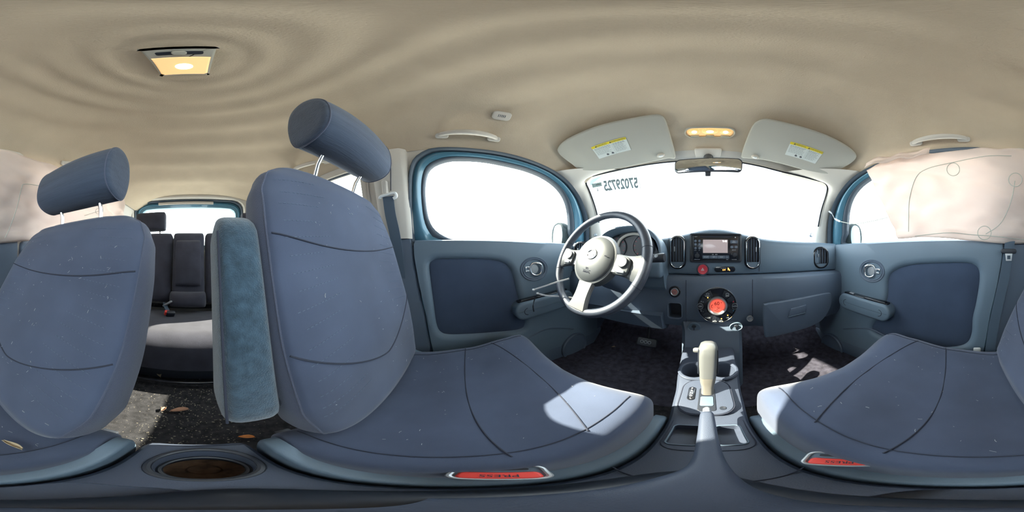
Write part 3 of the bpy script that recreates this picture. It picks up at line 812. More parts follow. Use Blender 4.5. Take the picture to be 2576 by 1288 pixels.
for i in range(41):
    v = i / 40; y = lerp(-0.62, -1.08, v); e = min(1, v / 0.22); rf_ = math.sqrt(max(0, 1 - (1 - e) ** 2)); row = []
    for q in range(60):
        a = 2 * PI * q / 60; x = 0.64 * sgnpow(math.cos(a), 2 / 7)
        top = -0.350 - 0.03 * v - (1 - rf_) * 0.10 - 0.018 * math.exp(-((x - 0.155) / .012) ** 2) - 0.018 * math.exp(-((x + 0.15) / .012) ** 2)
        zb = -0.53; zz = sgnpow(math.sin(a), 2 / 7)
        row.append(V((x, y, (zb + top) / 2 + zz * (top - zb) / 2)))
    rings.append(row)
bc = mk('bench_cushion', loft(rings), 'rear_fabric', rb, flat_angle=60)
mk('seam', tube([V((0.155, lerp(-0.62, -1.05, k / 20), -0.368 - 0.03 * k / 20 - 0.09 * (1 - math.sqrt(max(0, 1 - (1 - min(1, k / 20 / .22)) ** 2))))) for k in range(21)], 0.002, 6), 'seam', bc)
mk('bench_base', box((0, -0.84, -0.59), (1.24, 0.36, 0.12), 0.02), 'plastic_dark', rb)
mk('base_bar', tube(catmull([V((0.34, -0.62, -0.53)), V((0.31, -0.60, -0.57)), V((0.25, -0.595, -0.585)), V((-0.1, -0.595, -0.585))], 6), 0.008, 10), 'gloss_black', rb)
for x in (0.345, -0.46):
    hr = mk('head_restraint', softbox(x, -1.215, 0.265, 0.23, 0.10, 0.145, 6, 5.0), 'rear_fabric', rb, flat_angle=60)
    for e in (-1, 1):
        mk('post', tube([V((x + e * 0.07, -1.215, 0.20)), V((x + e * 0.07, -1.205, 0.12))], 0.006, 10), 'chrome', hr)
# trunk shelf behind the bench
mk('cargo_floor', box((0, -1.38, -0.40), (1.36, 0.26, 0.04), 0.01), 'carpet', kind='structure', label='dark cargo area floor behind the rear bench')
# rear centre buckle and strap
rbk = thing('rear_seat_buckle', 'red and black belt buckle lying on the rear bench', 'seat belt buckle', (0.15, -0.90, -0.385))
m_ = frame(V((0.150, -0.935, -0.350)), (0.9, 0.35, 0.1), (0.1, 0.5, 0.7))
mk('buckle_body', box((0, 0, 0), (0.05, 0.04, 0.022), 0.005, m=m_), 'plastic_dark', rbk)
mk('release_button', box((0.022, 0.0, 0.006), (0.026, 0.034, 0.02), 0.004, m=m_), 'red_button', rbk, label='red release button')
mk('buckle_strap', ribbon(catmull([V((0.20, -1.03, -0.31)), V((0.19, -1.0, -0.325)), V((0.17, -0.97, -0.345)), V((0.155, -0.95, -0.355))], 5), (0.5, 0.4, 0.2), 0.03, 0.003), 'belt', rbk)
mk('strap_sleeve', box((0, 0, 0), (0.075, 0.022, 0.012), 0.003, m=frame(V((0.178, -1.0, -0.305)), (-0.75, 0.3, 0.55), (0.3, 0.8, 0.1))), 'silver', rbk)

# ================================================================ DASHBOARD
dash = thing('dashboard', 'dark blue-grey moulded dashboard below the windshield', 'dashboard', (0, 0.75, -0.35))
YF = lambda x: interp(x, [(-0.68, 0.612), (-0.5, 0.635), (-0.25, 0.685), (-0.15, 0.70), (0.2, 0.70), (0.45, 0.698), (0.68, 0.682)])
TOPH = lambda x: 0.076 + 0.046 * math.exp(-((x - 0.03) / 0.165) ** 2)
xs = [-0.69 + 1.38 * k / 92 for k in range(93)]
rings = []
for x in xs:
    y, tp = YF(x), TOPH(x); yw = WS(x, 0.05) + 0.01
    rings.append([V((x, *p)) for p in [(yw, 0.0), (yw, 0.05), (lerp(yw, y, .6), tp - 0.004), (y + 0.035, tp), (y + 0.018, tp - 0.004), (y + 0.008, tp - 0.014), (y + 0.003, tp - 0.035), (y, -0.01), (y, -0.072), (y + 0.006, -0.080), (y + 0.05, -0.083)]])
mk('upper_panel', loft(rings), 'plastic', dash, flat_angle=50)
YL = lambda x: interp(x, [(-0.68, 0.60), (-0.45, 0.63), (-0.22, 0.668), (0.20, 0.668), (0.24, 0.655), (0.35, 0.638), (0.55, 0.632), (0.68, 0.64)])
rings = []
for x in xs:
    y, yu = YL(x), YF(x)
    bot = interp(x, [(-0.68, -0.27), (-0.25, -0.27), (-0.20, -0.32), (0.2, -0.33), (0.25, -0.335), (0.68, -0.345)])
    rings.append([V((x, *p)) for p in [(yu + 0.06, -0.081), (yu - 0.002, -0.083), (lerp(yu, y, .6), -0.087), (y + 0.003, -0.098), (y - 0.003, -0.118), (y - 0.004, -0.18), (y, -0.25), (y + 0.012, bot + 0.03), (y + 0.03, bot), (y + 0.25, bot)]])
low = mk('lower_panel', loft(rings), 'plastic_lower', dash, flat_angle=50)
DF = frame((0, 0.70, 0), (1, 0, 0), (0, 0, 1))
def at(px, py, y): p = PYp(px, py, y); return frame(p, (1, 0, 0), (0, 0, 1))
def L6(u, v): return 1680 + u / 9.2, 560 + v / 9.2
def L7(u, v): return 1670 + u / 8.05, 690 + v / 8.05
# panel joints
for x in (-0.176, 0.225):
    mk('panel_joint', tube([V((x, YF(x) + a, b)) for a, b in [(0.02, TOPH(x) - 0.003), (0.002, TOPH(x) - 0.018), (-0.0015, 0.02), (-0.0015, -0.07)]], 0.0012, 6), 'seam', dash)
for x in (-0.092, 0.185):
    mk('panel_joint', tube([V((x, YL(x) - 0.0035, z)) for z in (-0.10, -0.16, -0.21, -0.29)], 0.0012, 6), 'seam', dash)
# ---- air vents
def vent(m, w, h, big=True, inner_bar=0.5):
    O = rrect(w, h, w * 0.47, 10)
    ring = lambda k, z, dy=0: [m @ V((a * k, b * (1 - (1 - k) * w / h) + dy, z)) for a, b in O]
    v_ = mk('air_vent', loft([ring(1.16, -0.004), ring(1.16, 0.006), ring(1.10, 0.014), ring(1.02, 0.016), ring(0.95, 0.010), ring(0.92, -0.004)], cap0=False, cap1=False), 'gloss_black', dash)
    mk('chrome_ring', tube([m @ V((a * 0.93, b * (1 - .07 * w / h), 0.0145)) for a, b in O], 0.0022, 8, True), 'chrome' if big else 'plastic_dark', v_)
    mk('vent_back', prism([(a * 0.95, b * 0.97) for a, b in O], 0.003, 0, m), 'plastic_dark', v_)
    zb = -h * 0.5 + h * 0.2
    for k in range(4):
        x = w * (-0.30 + 0.2 * k)
        top = h / 2 * 0.97 - (abs(x) / (w / 2)) ** 2 * w * 0.30
        mk('slat', box((x, (top + zb) / 2, 0.006), (0.0022, top - zb, 0.010), 0.0008, 1, m), 'silver' if False else 'plastic_lower', v_)
    mk('slat_tab', box((w * (-0.20 if inner_bar < .5 else 0.24), h * 0.10, 0.0125), (0.004, h * 0.16, 0.007), 0.0015, 2, m), 'silver', v_)
    shut = [(a * 0.90, b * 0.955) for a, b in O if b < zb]
    shut = sorted(shut, key=lambda q: math.atan2(q[1] - zb + 0.02, q[0]))
    mk('shutter', prism([(-w * 0.43, zb), *[q for q in ccw(shut)], (w * 0.43, zb)] if False else [(a * 0.9, min(b * 0.955, zb)) for a, b in O], 0.011, 0.001, m), 'plastic', v_)
    return v_
vent(at(1705.5, 634.5, 0.699), 0.062, 0.137, True, 0.4)
vent(at(1892, 635.5, 0.699), 0.062, 0.137, True, 0.6)
p = PYp(2064, 648, 0.692)
vent(frame(p, (1, -0.38, 0), (0, 0, 1)), 0.078, 0.108, False, 0.4)
p = PYp(1468, 633, 0.632)
vent(frame(p + V((-.01, -.004, 0)), (1, 0.30, 0), (0, 0, 1)), 0.078, 0.10, False, 0.4)
# ---- radio
RY = 0.697
rc = at(*L6(1110, 585), RY)
ri = rc.inverted()
def rl(u, v):
    q = ri @ PYp(*L6(u, v), RY); return V((q.x, q.y, 0))
def size(u0, v0, u1, v1): a, b = rl(u0, v0), rl(u1, v1); return abs(a.x - b.x), abs(a.y - b.y), (a + b) / 2
w_, h_, c_ = size(530, 262, 1690, 895)
O, I = rrect(w_ + 0.006, h_ + 0.006, 0.008), rrect(w_ - 0.012, h_ - 0.012, 0.004)
radio = mk('radio', loft([[rc @ V((a, b, z)) for a, b in q] for q, z in ((O, -0.004), (O, 0.004), (rrect(w_ - .004, h_ - .004, 0.007), 0.006), (I, 0.002), (I, 0.0)) ]), 'plastic_dark', dash, label='black head unit with small screen')
w_, h_, c_ = size(590, 300, 1625, 862)
mk('faceplate', prism([(a + c_.x, b + c_.y) for a, b in rrect(w_, h_, 0.004)], 0.006, 0.0015, rc), 'gloss_black', radio)
w_, h_, c_ = size(815, 398, 1382, 703)
mk('screen', prism([(a + c_.x, b + c_.y) for a, b in rrect(w_, h_, 0.001)], 0.0072, 0.0003, rc), 'screen', radio, label='lit grey radio display')
w_, h_, c_ = size(740, 322, 1480, 350)
mk('disc_slot', prism([(c_.x - w_ / 2, c_.y + h_ / 2), (c_.x - w_ / 2 + .004, c_.y - h_ / 2), (c_.x + w_ / 2 - .004, c_.y - h_ / 2), (c_.x + w_ / 2, c_.y + h_ / 2)], 0.0068, 0.0002, rc), 'seam', radio)
for u, v in ((645, 428), (735, 428), (645, 508), (735, 508), (645, 592), (735, 592)):
    mk('preset_button', lathe([(0.0058, 0), (0.0058, 0.008), (0.0052, 0.0088), (0, 0.009)], 20, rc @ Matrix.Translation(rl(u, v))), 'plastic_lower', radio)
w_, h_, c_ = size(1440, 412, 1605, 488)
mk('menu_button', prism([(a + c_.x, b + c_.y) for a, b in rrect(w_, h_, 0.002)], 0.0085, 0.001, rc), 'plastic_lower', radio)
for u in (1478, 1572):
    c_ = rl(u, 568)
    mk('seek_button', prism([(a + c_.x, b + c_.y) for a, b in ellipse(0.0075, 0.0058, 20)], 0.0085, 0.001, rc), 'plastic_lower', radio)
for u0, u1 in ((805, 970), (975, 1145), (1150, 1325), (1330, 1415)):
    w_, h_, c_ = size(u0, 762, u1, 834)
    mk('source_button', prism([(a + c_.x, b + c_.y) for a, b in rrect(w_, h_, 0.0015)], 0.0085, 0.001, rc), 'plastic_lower', radio)
mk('volume_knob', lathe([(0.0105, 0), (0.0100, 0.018), (0.009, 0.020), (0, 0.0205)], 28, rc @ Matrix.Translation(rl(684, 765))), 'plastic_dark', radio)
mk('tune_knob', lathe([(0.0095, 0), (0.009, 0.016), (0.008, 0.0175), (0, 0.018)], 28, rc @ Matrix.Translation(rl(1537, 748))), 'plastic_dark', radio)
mk('knob_ring', lathe([(0.0095, 0), (0.0095, 0.010), (0.0118, 0.012), (0.0130, 0.009), (0.0130, 0.0)], 28, rc @ Matrix.Translation(rl(1537, 748))), 'chrome', radio)
tx = []
for s_, u, v, sz in (('1', 645, 428, .0062), ('2', 735, 428, .0062), ('3', 645, 508, .0062), ('4', 735, 508, .0062), ('5', 645, 592, .0062), ('6', 735, 592, .0062)):
    tx.append(textgeo(s_, sz, rc @ Matrix.Translation(rl(u, v) + V((0, 0, 0.0092)))))
for s_, u, v, sz in (('iPod', 1522, 434, .0060), ('MENU', 1522, 464, .0056), ('FM·AM', 885, 798, .0062), ('CD', 1060, 798, .0062), ('AUX', 1238, 798, .0062), ('VOL', 684, 698, .0036), ('ENTER', 1537, 752, .0040),
                     ('SCAN', 640, 643, .0034), ('RPT', 732, 643, .0034), ('SEEK·CAT', 1524, 637, .0040), ('MUTE', 1370, 856, .0034), ('CLOCK', 655, 332, .0034), ('POWER·SOUND', 680, 852, .0034), ('TUNE·FOLDER', 1530, 856, .0034), ('|<<', 1478, 568, .0046), ('>>|', 1572, 568, .0046), ('MP3', 1118, 740, .0058), ('CD', 1042, 740, .0058)):
    tx.append(textgeo(s_, sz, rc @ Matrix.Translation(rl(u, v) + V((0, 0, 0.0089 if sz < .019 else 0.01)))))
tx.append(xf(prism([(-0.003, -0.002), (0.003, -0.002), (0, 0.0025)], 0.0003, 0), rc @ Matrix.Translation(rl(1557, 345) + V((0, 0, 0.0065)))))
tx.append(textgeo('(', .0062, rc @ Matrix.Translation(rl(1370, 798) + V((0, 0, 0.0089)))))
mk('lettering', join(tx), 'white_print', radio, smooth=False, kind='stuff', label='white button lettering')
mk('clock_digits', textgeo('9:48', .0112, rc @ Matrix.Translation(rl(1312, 437) + V((0, 0, 0.0076)))), 'led_white', radio, smooth=False, label='white clock reading 9:48')
# ---- hazard button, passenger airbag light
hm = at(*L6(808, 1083), 0.698)
mk('hazard_well', lathe([(0.027, -0.002), (0.0265, 0.003), (0.0235, 0.001), (0.0225, -0.001)], 40, hm), 'plastic', dash)
hz = mk('hazard_button', lathe([(0.0208, -0.002), (0.0208, 0.010), (0.0195, 0.0125), (0.016, 0.0115), (0, 0.0105)], 40, hm), 'red_hazard', dash, label='round red hazard light button')
tri = lambda k: [(0.008 * k * math.cos(a), 0.008 * k * math.sin(a)) for a in (PI / 2, PI * 7 / 6, PI * 11 / 6)]
mk('warning_triangle', ringloft([[hm @ V((a, b, 0.0124)) for a, b in tri(k)] for k in (1.0, 0.72)] ) , 'white_print', hz, smooth=False)
mk('triangle_core', ringloft([[hm @ V((a, b, 0.0124)) for a, b in tri(k)] for k in (0.5, 0.3)]), 'white_print', hz, smooth=False)
pm = at(*L6(1320, 1080), 0.698)
pl = mk('airbag_indicator', prism(rrect(0.090, 0.0235, 0.011), 0.003, 0.001, pm), 'gloss_black', dash)
mk('off_letters', textgeo('OFF', .0085, pm @ Matrix.Translation(V((-0.004, -0.003, 0.0032)))), 'led_amber', pl, smooth=False, label='amber OFF letters')
mk('airbag_letters', textgeo('PASS AIR BAG', .0040, pm @ Matrix.Translation(V((-0.006, 0.0045, 0.0032)))), 'white_print', pl, smooth=False)
pp = [(a * .75, b * .75) for a, b in [(-.006, .008), (-.001, .009), (.002, .003), (.007, -.002), (.008, -.009), (.003, -.008), (-.001, -.003), (-.006, -.006), (-.004, .0)]]
mk('occupant_symbol', prism(pp, 0.0004, 0, pm @ Matrix.Translation(V((0.016, 0.0, 0.0032)))), 'led_amber', pl, smooth=False, label='amber occupant symbol')
# ---- climate dial
AY = 0.6635
ac = at(*L7(1080, 628), AY); aci = ac.inverted()
def al(u, v, z=0.0): q = aci @ PYp(*L7(u, v), AY); return V((q.x, q.y, z))
RA = 0.0800
clim = mk('climate_dial', lathe([(RA, -0.006), (RA, 0.004), (RA - .002, 0.006), (RA - .006, 0.0066), (0, 0.0066)], 64, ac), 'gloss_black', dash, label='round climate control panel with red display')
mk('outer_ring', lathe([(RA + .0005, -0.006), (RA + .0005, 0.006), (RA - .001, 0.0078), (RA - .0025, 0.006)], 64, ac), 'chrome', clim)
mk('inner_ring', lathe([(0.040, 0.004), (0.040, 0.016), (0.0385, 0.019), (0.035, 0.019), (0.029, 0.0135), (0.0285, 0.010)], 56, ac), 'brushed', clim)
mk('display', lathe([(0.0285, 0.009), (0.0285, 0.012), (0, 0.0122)], 48, ac), 'red_display', clim, label='round red lit temperature display')
mk('display_digits', join([textgeo('60', .0215, ac @ Matrix.Translation(V((-0.002, 0.011, 0.0126)))), textgeo('°F', .008, ac @ Matrix.Translation(V((0.0155, 0.014, 0.0126))))] +
   [tube([ac @ V(q + (0.0126,)) for q in ln_], 0.0011, 5) for ln_ in ([(-0.004, -0.016), (0.0, -0.011), (0.005, -0.011), (0.008, -0.006)], [(-.001, -.004), (.004, -.006)], [(-0.022, 0.006), (-0.024, -0.001), (-0.021, -0.008)], [(-.012, -.018), (-.002, -.021), (.008, -.02)], [(-.022, .004), (-.018, .007)])]), 'display_ink', clim, smooth=False)
for a in (52, 128, 156, 204, 232, 270, 308, 336, 24):
    r0, r1 = 0.045, RA - 0.007
    mk('button_gap', tube([ac @ V((r * math.cos(math.radians(a)), r * math.sin(math.radians(a)), 0.0064)) for r in (r0, r1)], 0.0005, 5), 'plastic', clim)
def sector(a0, a1, r0, r1, z):
    A = [math.radians(lerp(a0, a1, k / 10)) for k in range(11)]
    return [(r1 * math.cos(a), r1 * math.sin(a)) for a in A] + [(r0 * math.cos(a), r0 * math.sin(a)) for a in reversed(A)]
for a0, a1 in ((113, 140), (40, 67), (146, 166), (194, 214), (216, 250), (252, 269), (271, 289), (291, 322), (326, 346), (14, 34)):
    mk('button', prism(sector(a0, a1, 0.047, RA - 0.008, 0), 0.0076, 0.0008, ac), 'plastic_dark', clim)
for u, tx_ in ((738, 'OFF'), (1430, 'AUTO')):
    q = al(u, 636); e = 1 if u < 1000 else -1
    mk('round_button', prism([(a + q.x, b + q.y) for a, b in rrect(0.021, 0.025, 0.010)], 0.011, 0.0015, ac), 'plastic_dark', clim)
    mk('button_ring', tube([ac @ V((a + q.x, b + q.y, 0.0095)) for a, b in rrect(0.022, 0.026, 0.0105)], 0.0007, 5, True), 'silver', clim)
tx = []
for s_, u, v, sz in (('OFF', 738, 636, .0080), ('AUTO', 1428, 632, .0070), ('MODE', 888, 866, .0078), ('A/C', 1282, 862, .0078), ('FRONT', 888, 434, .0062), ('REAR', 1280, 432, .0062), ('+', 797, 550, .010), ('-', 797, 740, .010), ('*', 757, 738, .011), ('*', 760, 548, .011)):
    tx.append(textgeo(s_.replace('✻', ''), sz, ac @ Matrix.Translation(al(u, v, 0.0115 if s_ in ('OFF', 'AUTO') else 0.0095))))
def glyph(u, v, pts, k=1.0, closed=True): c0 = al(u, v); return tube([ac @ V((c0.x + a * k, c0.y + b * k, 0.0096)) for a, b in pts], 0.0005, 5, closed)
tx += [glyph(888, 396, [(-.006, .003), (0, .0045), (.006, .003), (.0035, -.003), (-.0035, -.003)]), glyph(1280, 396, rrect(.011, .008, .002, 3))]
for u in (1026, 1152):
    tx.append(glyph(u, 934, [(-.008, -.002), (-.007, .001), (-.003, .0015), (0, .004), (.004, .0035), (.008, .0), (.008, -.002)]))
mk('lettering', join(tx), 'white_print', clim, smooth=False, kind='stuff', label='white climate button lettering')
mk('warm_arrow', prism([(-.004, -.003), (.004, -.003), (0, .004)], 0.0004, 0, ac @ Matrix.Translation(al(1402, 540, 0.0092))), 'red_hazard', clim, smooth=False, label='small red arrow')
mk('cool_arrow', prism([(-.004, .003), (.004, .003), (0, -.004)], 0.0004, 0, ac @ Matrix.Translation(al(1402, 725, 0.0092))), 'paint', clim, smooth=False, label='small blue arrow')
for u, v in ((890, 463), (1164, 884), (1288, 816)):
    mk('indicator_light', lathe([(0.0024, 0), (0.0024, 0.0098), (0.0015, 0.0106), (0, 0.0108)], 14, ac @ Matrix.Translation(al(u, v))), 'led_amber', clim, label='amber indicator light')
# ---- start button, pocket, hooks, socket
sm = at(*L7(222, 350), AY)
sb = mk('start_button_well', lathe([(0.025, -0.004), (0.025, 0.003), (0.0225, 0.005), (0.021, 0.001), (0.017, 0.0)], 40, sm), 'plastic_dark', dash)
mk('start_ring', lathe([(0.0165, 0), (0.0165, 0.009), (0.015, 0.0115), (0.0125, 0.009), (0.0125, 0.004)], 36, sm), 'silver', sb)
mk('start_button', lathe([(0.0122, 0), (0.0122, 0.0085), (0.011, 0.0095), (0, 0.0100)], 36, sm), 'start_button', sb, label='pinkish engine start button')
mk('start_letters', join([textgeo('START', .0045, sm @ Matrix.Translation(V((0, 0.0018, 0.0103)))), textgeo('STOP', .0045, sm @ Matrix.Translation(V((0, -0.0035, 0.0103))))]), 'dark_print', sb, smooth=False)
cutp = PYp(*L7(222, 738), AY)
pk = rrect(0.058, 0.072, 0.014)
cut(low, [xf(loft([[V((a, b, z)) for a, b in pk] for z in (-0.07, 0.05)]), frame(cutp, (1, 0, 0), (0, 0, 1)))])
fm = frame(cutp, (1, 0, 0), (0, 0, 1))
mk('pocket_rim', tube([fm @ V((a, b, 0.003)) for a, b in rrect(0.060, 0.074, 0.015)], 0.0022, 8, True), 'plastic_lower', dash)
mk('pocket_back', prism(rrect(0.058, 0.072, 0.014), 0.003, 0, fm @ Matrix.Translation(V((0, 0, -0.055)))), 'plastic_dark', dash)
for u, v in ((612, 1065), (1460, 1052)):
    km = at(*L7(u, v), AY + 0.004)
    hk = mk('bag_hook', loft([[km @ V((a * k, b * k, z)) for a, b in ellipse(0.026, 0.019, 32)] for k, z in ((1.06, -0.012), (1.06, 0.006), (1.0, 0.0085), (0.9, 0.004), (0.05, 0.003))]), 'plastic', dash)
    mk('hook_tongue', join([prism([(a, b + 0.005) for a, b in ellipse(0.009, 0.006, 20)], 0.012, 0.002, km), box((0, -0.005, 0.006), (0.005, 0.016, 0.008), 0.002, m=km)]), 'plastic_dark', hk)
qm = at(*L7(1742, 896), AY - 0.002)
mk('power_socket', lathe([(0.0140, -0.004), (0.0140, 0.004), (0.0125, 0.006), (0.0105, 0.003), (0.010, -0.004), (0, -0.005)], 32, qm), 'silver', dash)
# ---- glovebox door
yg = 0.632
go = [PYp(*q, yg) for q in ((1918, 772), (1926, 763), (1960, 757), (2020, 747), (2078, 736), (2088, 742), (2086, 770), (2068, 800), (2040, 818), (1985, 835), (1932, 846), (1922, 838))]
gy = min(YL(p.x) for p in go) - 0.012
gm = frame((0, gy + 0.012, 0), (1, 0, 0), (0, 0, 1))
gl = mk('glovebox_door', prism([(p.x, p.y) for p in catmull([V((q.x, q.z, 0)) for q in go], 4, True)], 0.014, 0.006, gm), 'plastic_lower', dash)
lq = [PYp(*q, gy) for q in ((1988, 776), (2026, 766), (2024, 785), (1982, 795))]
mk('glovebox_latch', prism([(q.x, q.z) for q in lq], 0.019, 0.003, gm), 'plastic_lower', gl)
mk('latch_lip', tube([V((q.x, gy - 0.004, q.z - 0.002)) for q in (lq[3], lq[2])], 0.003, 8), 'plastic', gl)
# ---- instrument hood and gauges
rings = []
HXc = -0.33
for y, rx, rz, th in ((0.84, 0.13, 0.075, 0), (0.73, 0.152, 0.110, 0), (0.64, 0.160, 0.132, 0), (0.590, 0.161, 0.136, 0), (0.577, 0.158, 0.134, 0), (0.575, 0.152, 0.129, 0), (0.587, 0.147, 0.123, 0), (0.61, 0.142, 0.117, 0), (0.634, 0.138, 0.112, 0)):
    rings.append([V((HXc + rx * sgnpow(math.cos(a), 0.8), y, -0.01 + rz * sgnpow(math.sin(a), 0.8))) for a in [PI * k / 40 for k in range(41)]])
hood = mk('instrument_hood', loft(rings, closed=False), 'plastic', dash, flat_angle=60)
fc = mk('gauge_face', prism([(HXc + 0.140 * math.cos(PI * k / 30), -0.04 + 0.145 * math.sin(PI * k / 30)) for k in range(31)], 0.004, 0, frame((0, 0.634, 0), (1, 0, 0), (0, 0, 1))), 'plastic_dark', hood)
mk('lower_lip', box((HXc, 0.645, -0.052), (0.31, 0.13, 0.07), 0.015, 3), 'plastic', hood)
mk('binnacle_side', loft([[V((x, y, z)) for y, z in ((0.61, -0.02), (0.615, -0.07), (0.64, -0.13), (0.67, -0.15), (0.70, -0.15), (0.70, 0.0))] for x in (HXc - 0.155, HXc + 0.155)]), 'plastic', hood, flat_angle=30)
for dx, r_ in ((-0.065, 0.050), (0.065, 0.050)):
    gmx = frame((HXc + dx, 0.629, 0.040), (1, 0, 0), (0, 0, 1))
    mk('gauge', join([lathe([(r_, 0), (r_, 0.004), (r_ - .003, 0.005), (r_ - .004, 0.002), (0, 0.002)], 40, gmx)]), 'plastic_dark', hood)
    mk('gauge_marks', join([box(((r_ - .010) * math.cos(a), (r_ - .010) * math.sin(a), 0.003), (0.008, 0.0015, 0.001), 0, m=gmx @ Matrix.Identity(4)) if False else tube([gmx @ V((q * math.cos(a), q * math.sin(a), 0.003)) for q in (r_ - .014, r_ - .007)], 0.0008, 4) for a in [math.radians(-50 + 28 * k) for k in range(11)]]), 'red_hazard', hood, label='red gauge markings')
mk('gauge_sun_arch', join([tube([V((HXc + 0.02 + 0.075 * math.cos(a), 0.622, 0.045 + 0.05 * math.sin(a))) for a in [PI * k / 20 for k in range(21)]], 0.006, 8)]), 'light_trim', hood, label='pale arch in the tone of sunlit gauges')  # sunlight on the gauges put into a pale beige arch
# ---- lower centre stack down to the console, knee panel
rings = []
for z, y, w in ((-0.29, 0.675, 0.135), (-0.33, 0.66, 0.125), (-0.40, 0.61, 0.118), (-0.50, 0.59, 0.115), (-0.66, 0.58, 0.115)):
    rings.append([V((0.015 - w, y + 0.16, z)), V((0.015 - w, y + 0.02, z)), V((0.015 - w + 0.015, y, z)), V((0.015 + w - 0.015, y, z)), V((0.015 + w, y + 0.02, z)), V((0.015 + w, y + 0.16, z))])
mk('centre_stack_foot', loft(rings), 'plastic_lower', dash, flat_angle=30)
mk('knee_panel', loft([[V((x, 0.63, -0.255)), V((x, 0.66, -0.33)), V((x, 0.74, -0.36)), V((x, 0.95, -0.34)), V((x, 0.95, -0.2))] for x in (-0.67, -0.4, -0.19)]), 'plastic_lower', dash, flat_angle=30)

# ================================================================ STEERING WHEEL
WC = V((-0.352, 0.428, -0.012)); tl = math.radians(23)
n_ = V((0, -math.cos(tl), math.sin(tl)))
wm = frame(WC, (1, 0, 0), V((0, math.sin(tl), math.cos(tl)))) @ Matrix.Rotation(math.radians(-6), 4, 'Z')
sw = thing('steering_wheel', 'leather wrapped three-spoke steering wheel with sunlit hub', 'steering wheel', WC - V((0, 0, 0.19)))
RW = 0.182
mat('steer', (0.055, 0.068, 0.095), 0.36, bump=0.25, bscale=700, spec=0.6)
mat('steer_grey', (0.072, 0.082, 0.09), 0.42, bump=0.15, bscale=1800, spec=0.6)
mat('spoke_silver', (0.19, 0.20, 0.20), 0.42, metal=0.3)
rim = mk('rim', tube([wm @ V((RW * math.cos(2 * PI * k / 96), RW * math.sin(2 * PI * k / 96), 0)) for k in range(96)], [0.0150 + 0.0015 * math.cos(4 * PI * k / 96) for k in range(96)], 16, True), 'steer', sw)
stt = []
for a0, a1 in ((25, 75), (105, 172), (190, 250), (290, 350)):
    k = a0
    while k < a1:
        a = math.radians(k); c = V((math.cos(a), math.sin(a), 0)); r0 = RW - 0.0146
        stt.append(tube([wm @ (c * r0 + V((0, 0, 0.004))), wm @ (V((math.cos(a + .006), math.sin(a + .006), 0)) * r0 + V((0, 0, -0.004)))], 0.0006, 4)); k += 1.6
mk('rim_stitching', join(stt), 'stitch', rim, kind='stuff')
for a in (18, 162, 200, 340):
    t0 = math.radians(a)
    mk('leather_joint', tube([wm @ V(((RW + 0.0158 * math.cos(q)) * math.cos(t0), (RW + 0.0158 * math.cos(q)) * math.sin(t0), 0.0158 * math.sin(q))) for q in [2 * PI * k / 20 for k in range(20)]], 0.0011, 5, True), 'seam', rim)
# hub
hubm = wm @ Matrix.Translation(V((0, -0.002, 0.0)))
hub = mk('hub', lathe([(0.055, -0.055), (0.088, -0.02), (0.092, 0.0), (0.0870, 0.012), (0.0815, 0.0135)], 56, hubm), 'steer_grey', sw)
cov = mk('airbag_cover', lathe([(0.0810, 0.008), (0.0800, 0.015), (0.075, 0.019), (0.055, 0.026), (0.028, 0.0295), (0, 0.0305)], 56, hubm), 'steer_grey', sw, label='round grey airbag cover')
em = hubm @ Matrix.Translation(V((0, 0.010, 0.0295)))
mk('emblem', join([tube([em @ V((0.0195 * math.cos(2 * PI * k / 40), 0.0165 * math.sin(2 * PI * k / 40), 0.0)) for k in range(40)], 0.0032, 8, True), box((0, 0, 0.0), (0.047, 0.0075, 0.004), 0.0015, m=em)]), 'brushed', cov, label='round silver badge with cross bar')
mk('hub_letters', join([textgeo('SRS', .0085, hubm @ Matrix.Translation(V((0, -0.039, 0.0285)))), textgeo('AIRBAG', .0085, hubm @ Matrix.Translation(V((0, -0.051, 0.0270)))), box((0, -0.045, 0.0278), (0.034, 0.0006, 0.0008), 0, m=hubm)]), 'seam', cov, smooth=False)
mk('top_mark', textgeo('TOP', .0055, hubm @ Matrix.Translation(V((0.056, 0.010, 0.0265)))), 'seam', cov, smooth=False)
# spokes
def spoke(a, r0, r1, w0, w1, z0, z1, name, m, th=0.016, label=None):
    rt = wm @ Matrix.Rotation(math.radians(a), 4, 'Z'); rings = []
    for i in range(9):
        t = i / 8; r = lerp(r0, r1, t); w = lerp(w0, w1, t) * (1 - 0.18 * math.sin(PI * t)); z = lerp(z0, z1, t)
        rings.append([rt @ V((r, p * w / 2, z + q * th / 2)) for p, q in ((-1, -.6), (-1, .4), (-.85, 1), (0, 1.15), (.85, 1), (1, .4), (1, -.6), (.8, -1), (-.8, -1))])
    return mk(name, loft(rings), m, sw, label=label)
spoke(-4, 0.080, RW - 0.008, 0.066, 0.092, 0.003, 0.003, 'spoke', 'steer_grey')
spoke(184, 0.080, RW - 0.008, 0.066, 0.092, 0.003, 0.003, 'spoke', 'steer_grey')
spoke(270, 0.084, RW - 0.006, 0.066, 0.082, 0.004, 0.006, 'spoke', 'spoke_silver', 0.018, label='silver lower spoke')
for e in (-1, 1):
    bm_ = wm @ Matrix.Translation(V((e * 0.119, -0.012, 0.010)))
    pod = mk('control_pod', prism(rrect(0.046, 0.058, 0.017), 0.009, 0.004, bm_), 'steer_grey', sw)
    mk('round_button', lathe([(0.0165, 0.006), (0.016, 0.0135), (0.0145, 0.015), (0, 0.0148)], 28, bm_ @ Matrix.Translation(V((0, 0.009, 0)))), 'steer_grey', pod)
    mk('rocker', box((0, -0.019, 0.010), (0.028, 0.009, 0.008), 0.003, m=bm_), 'silver', pod)
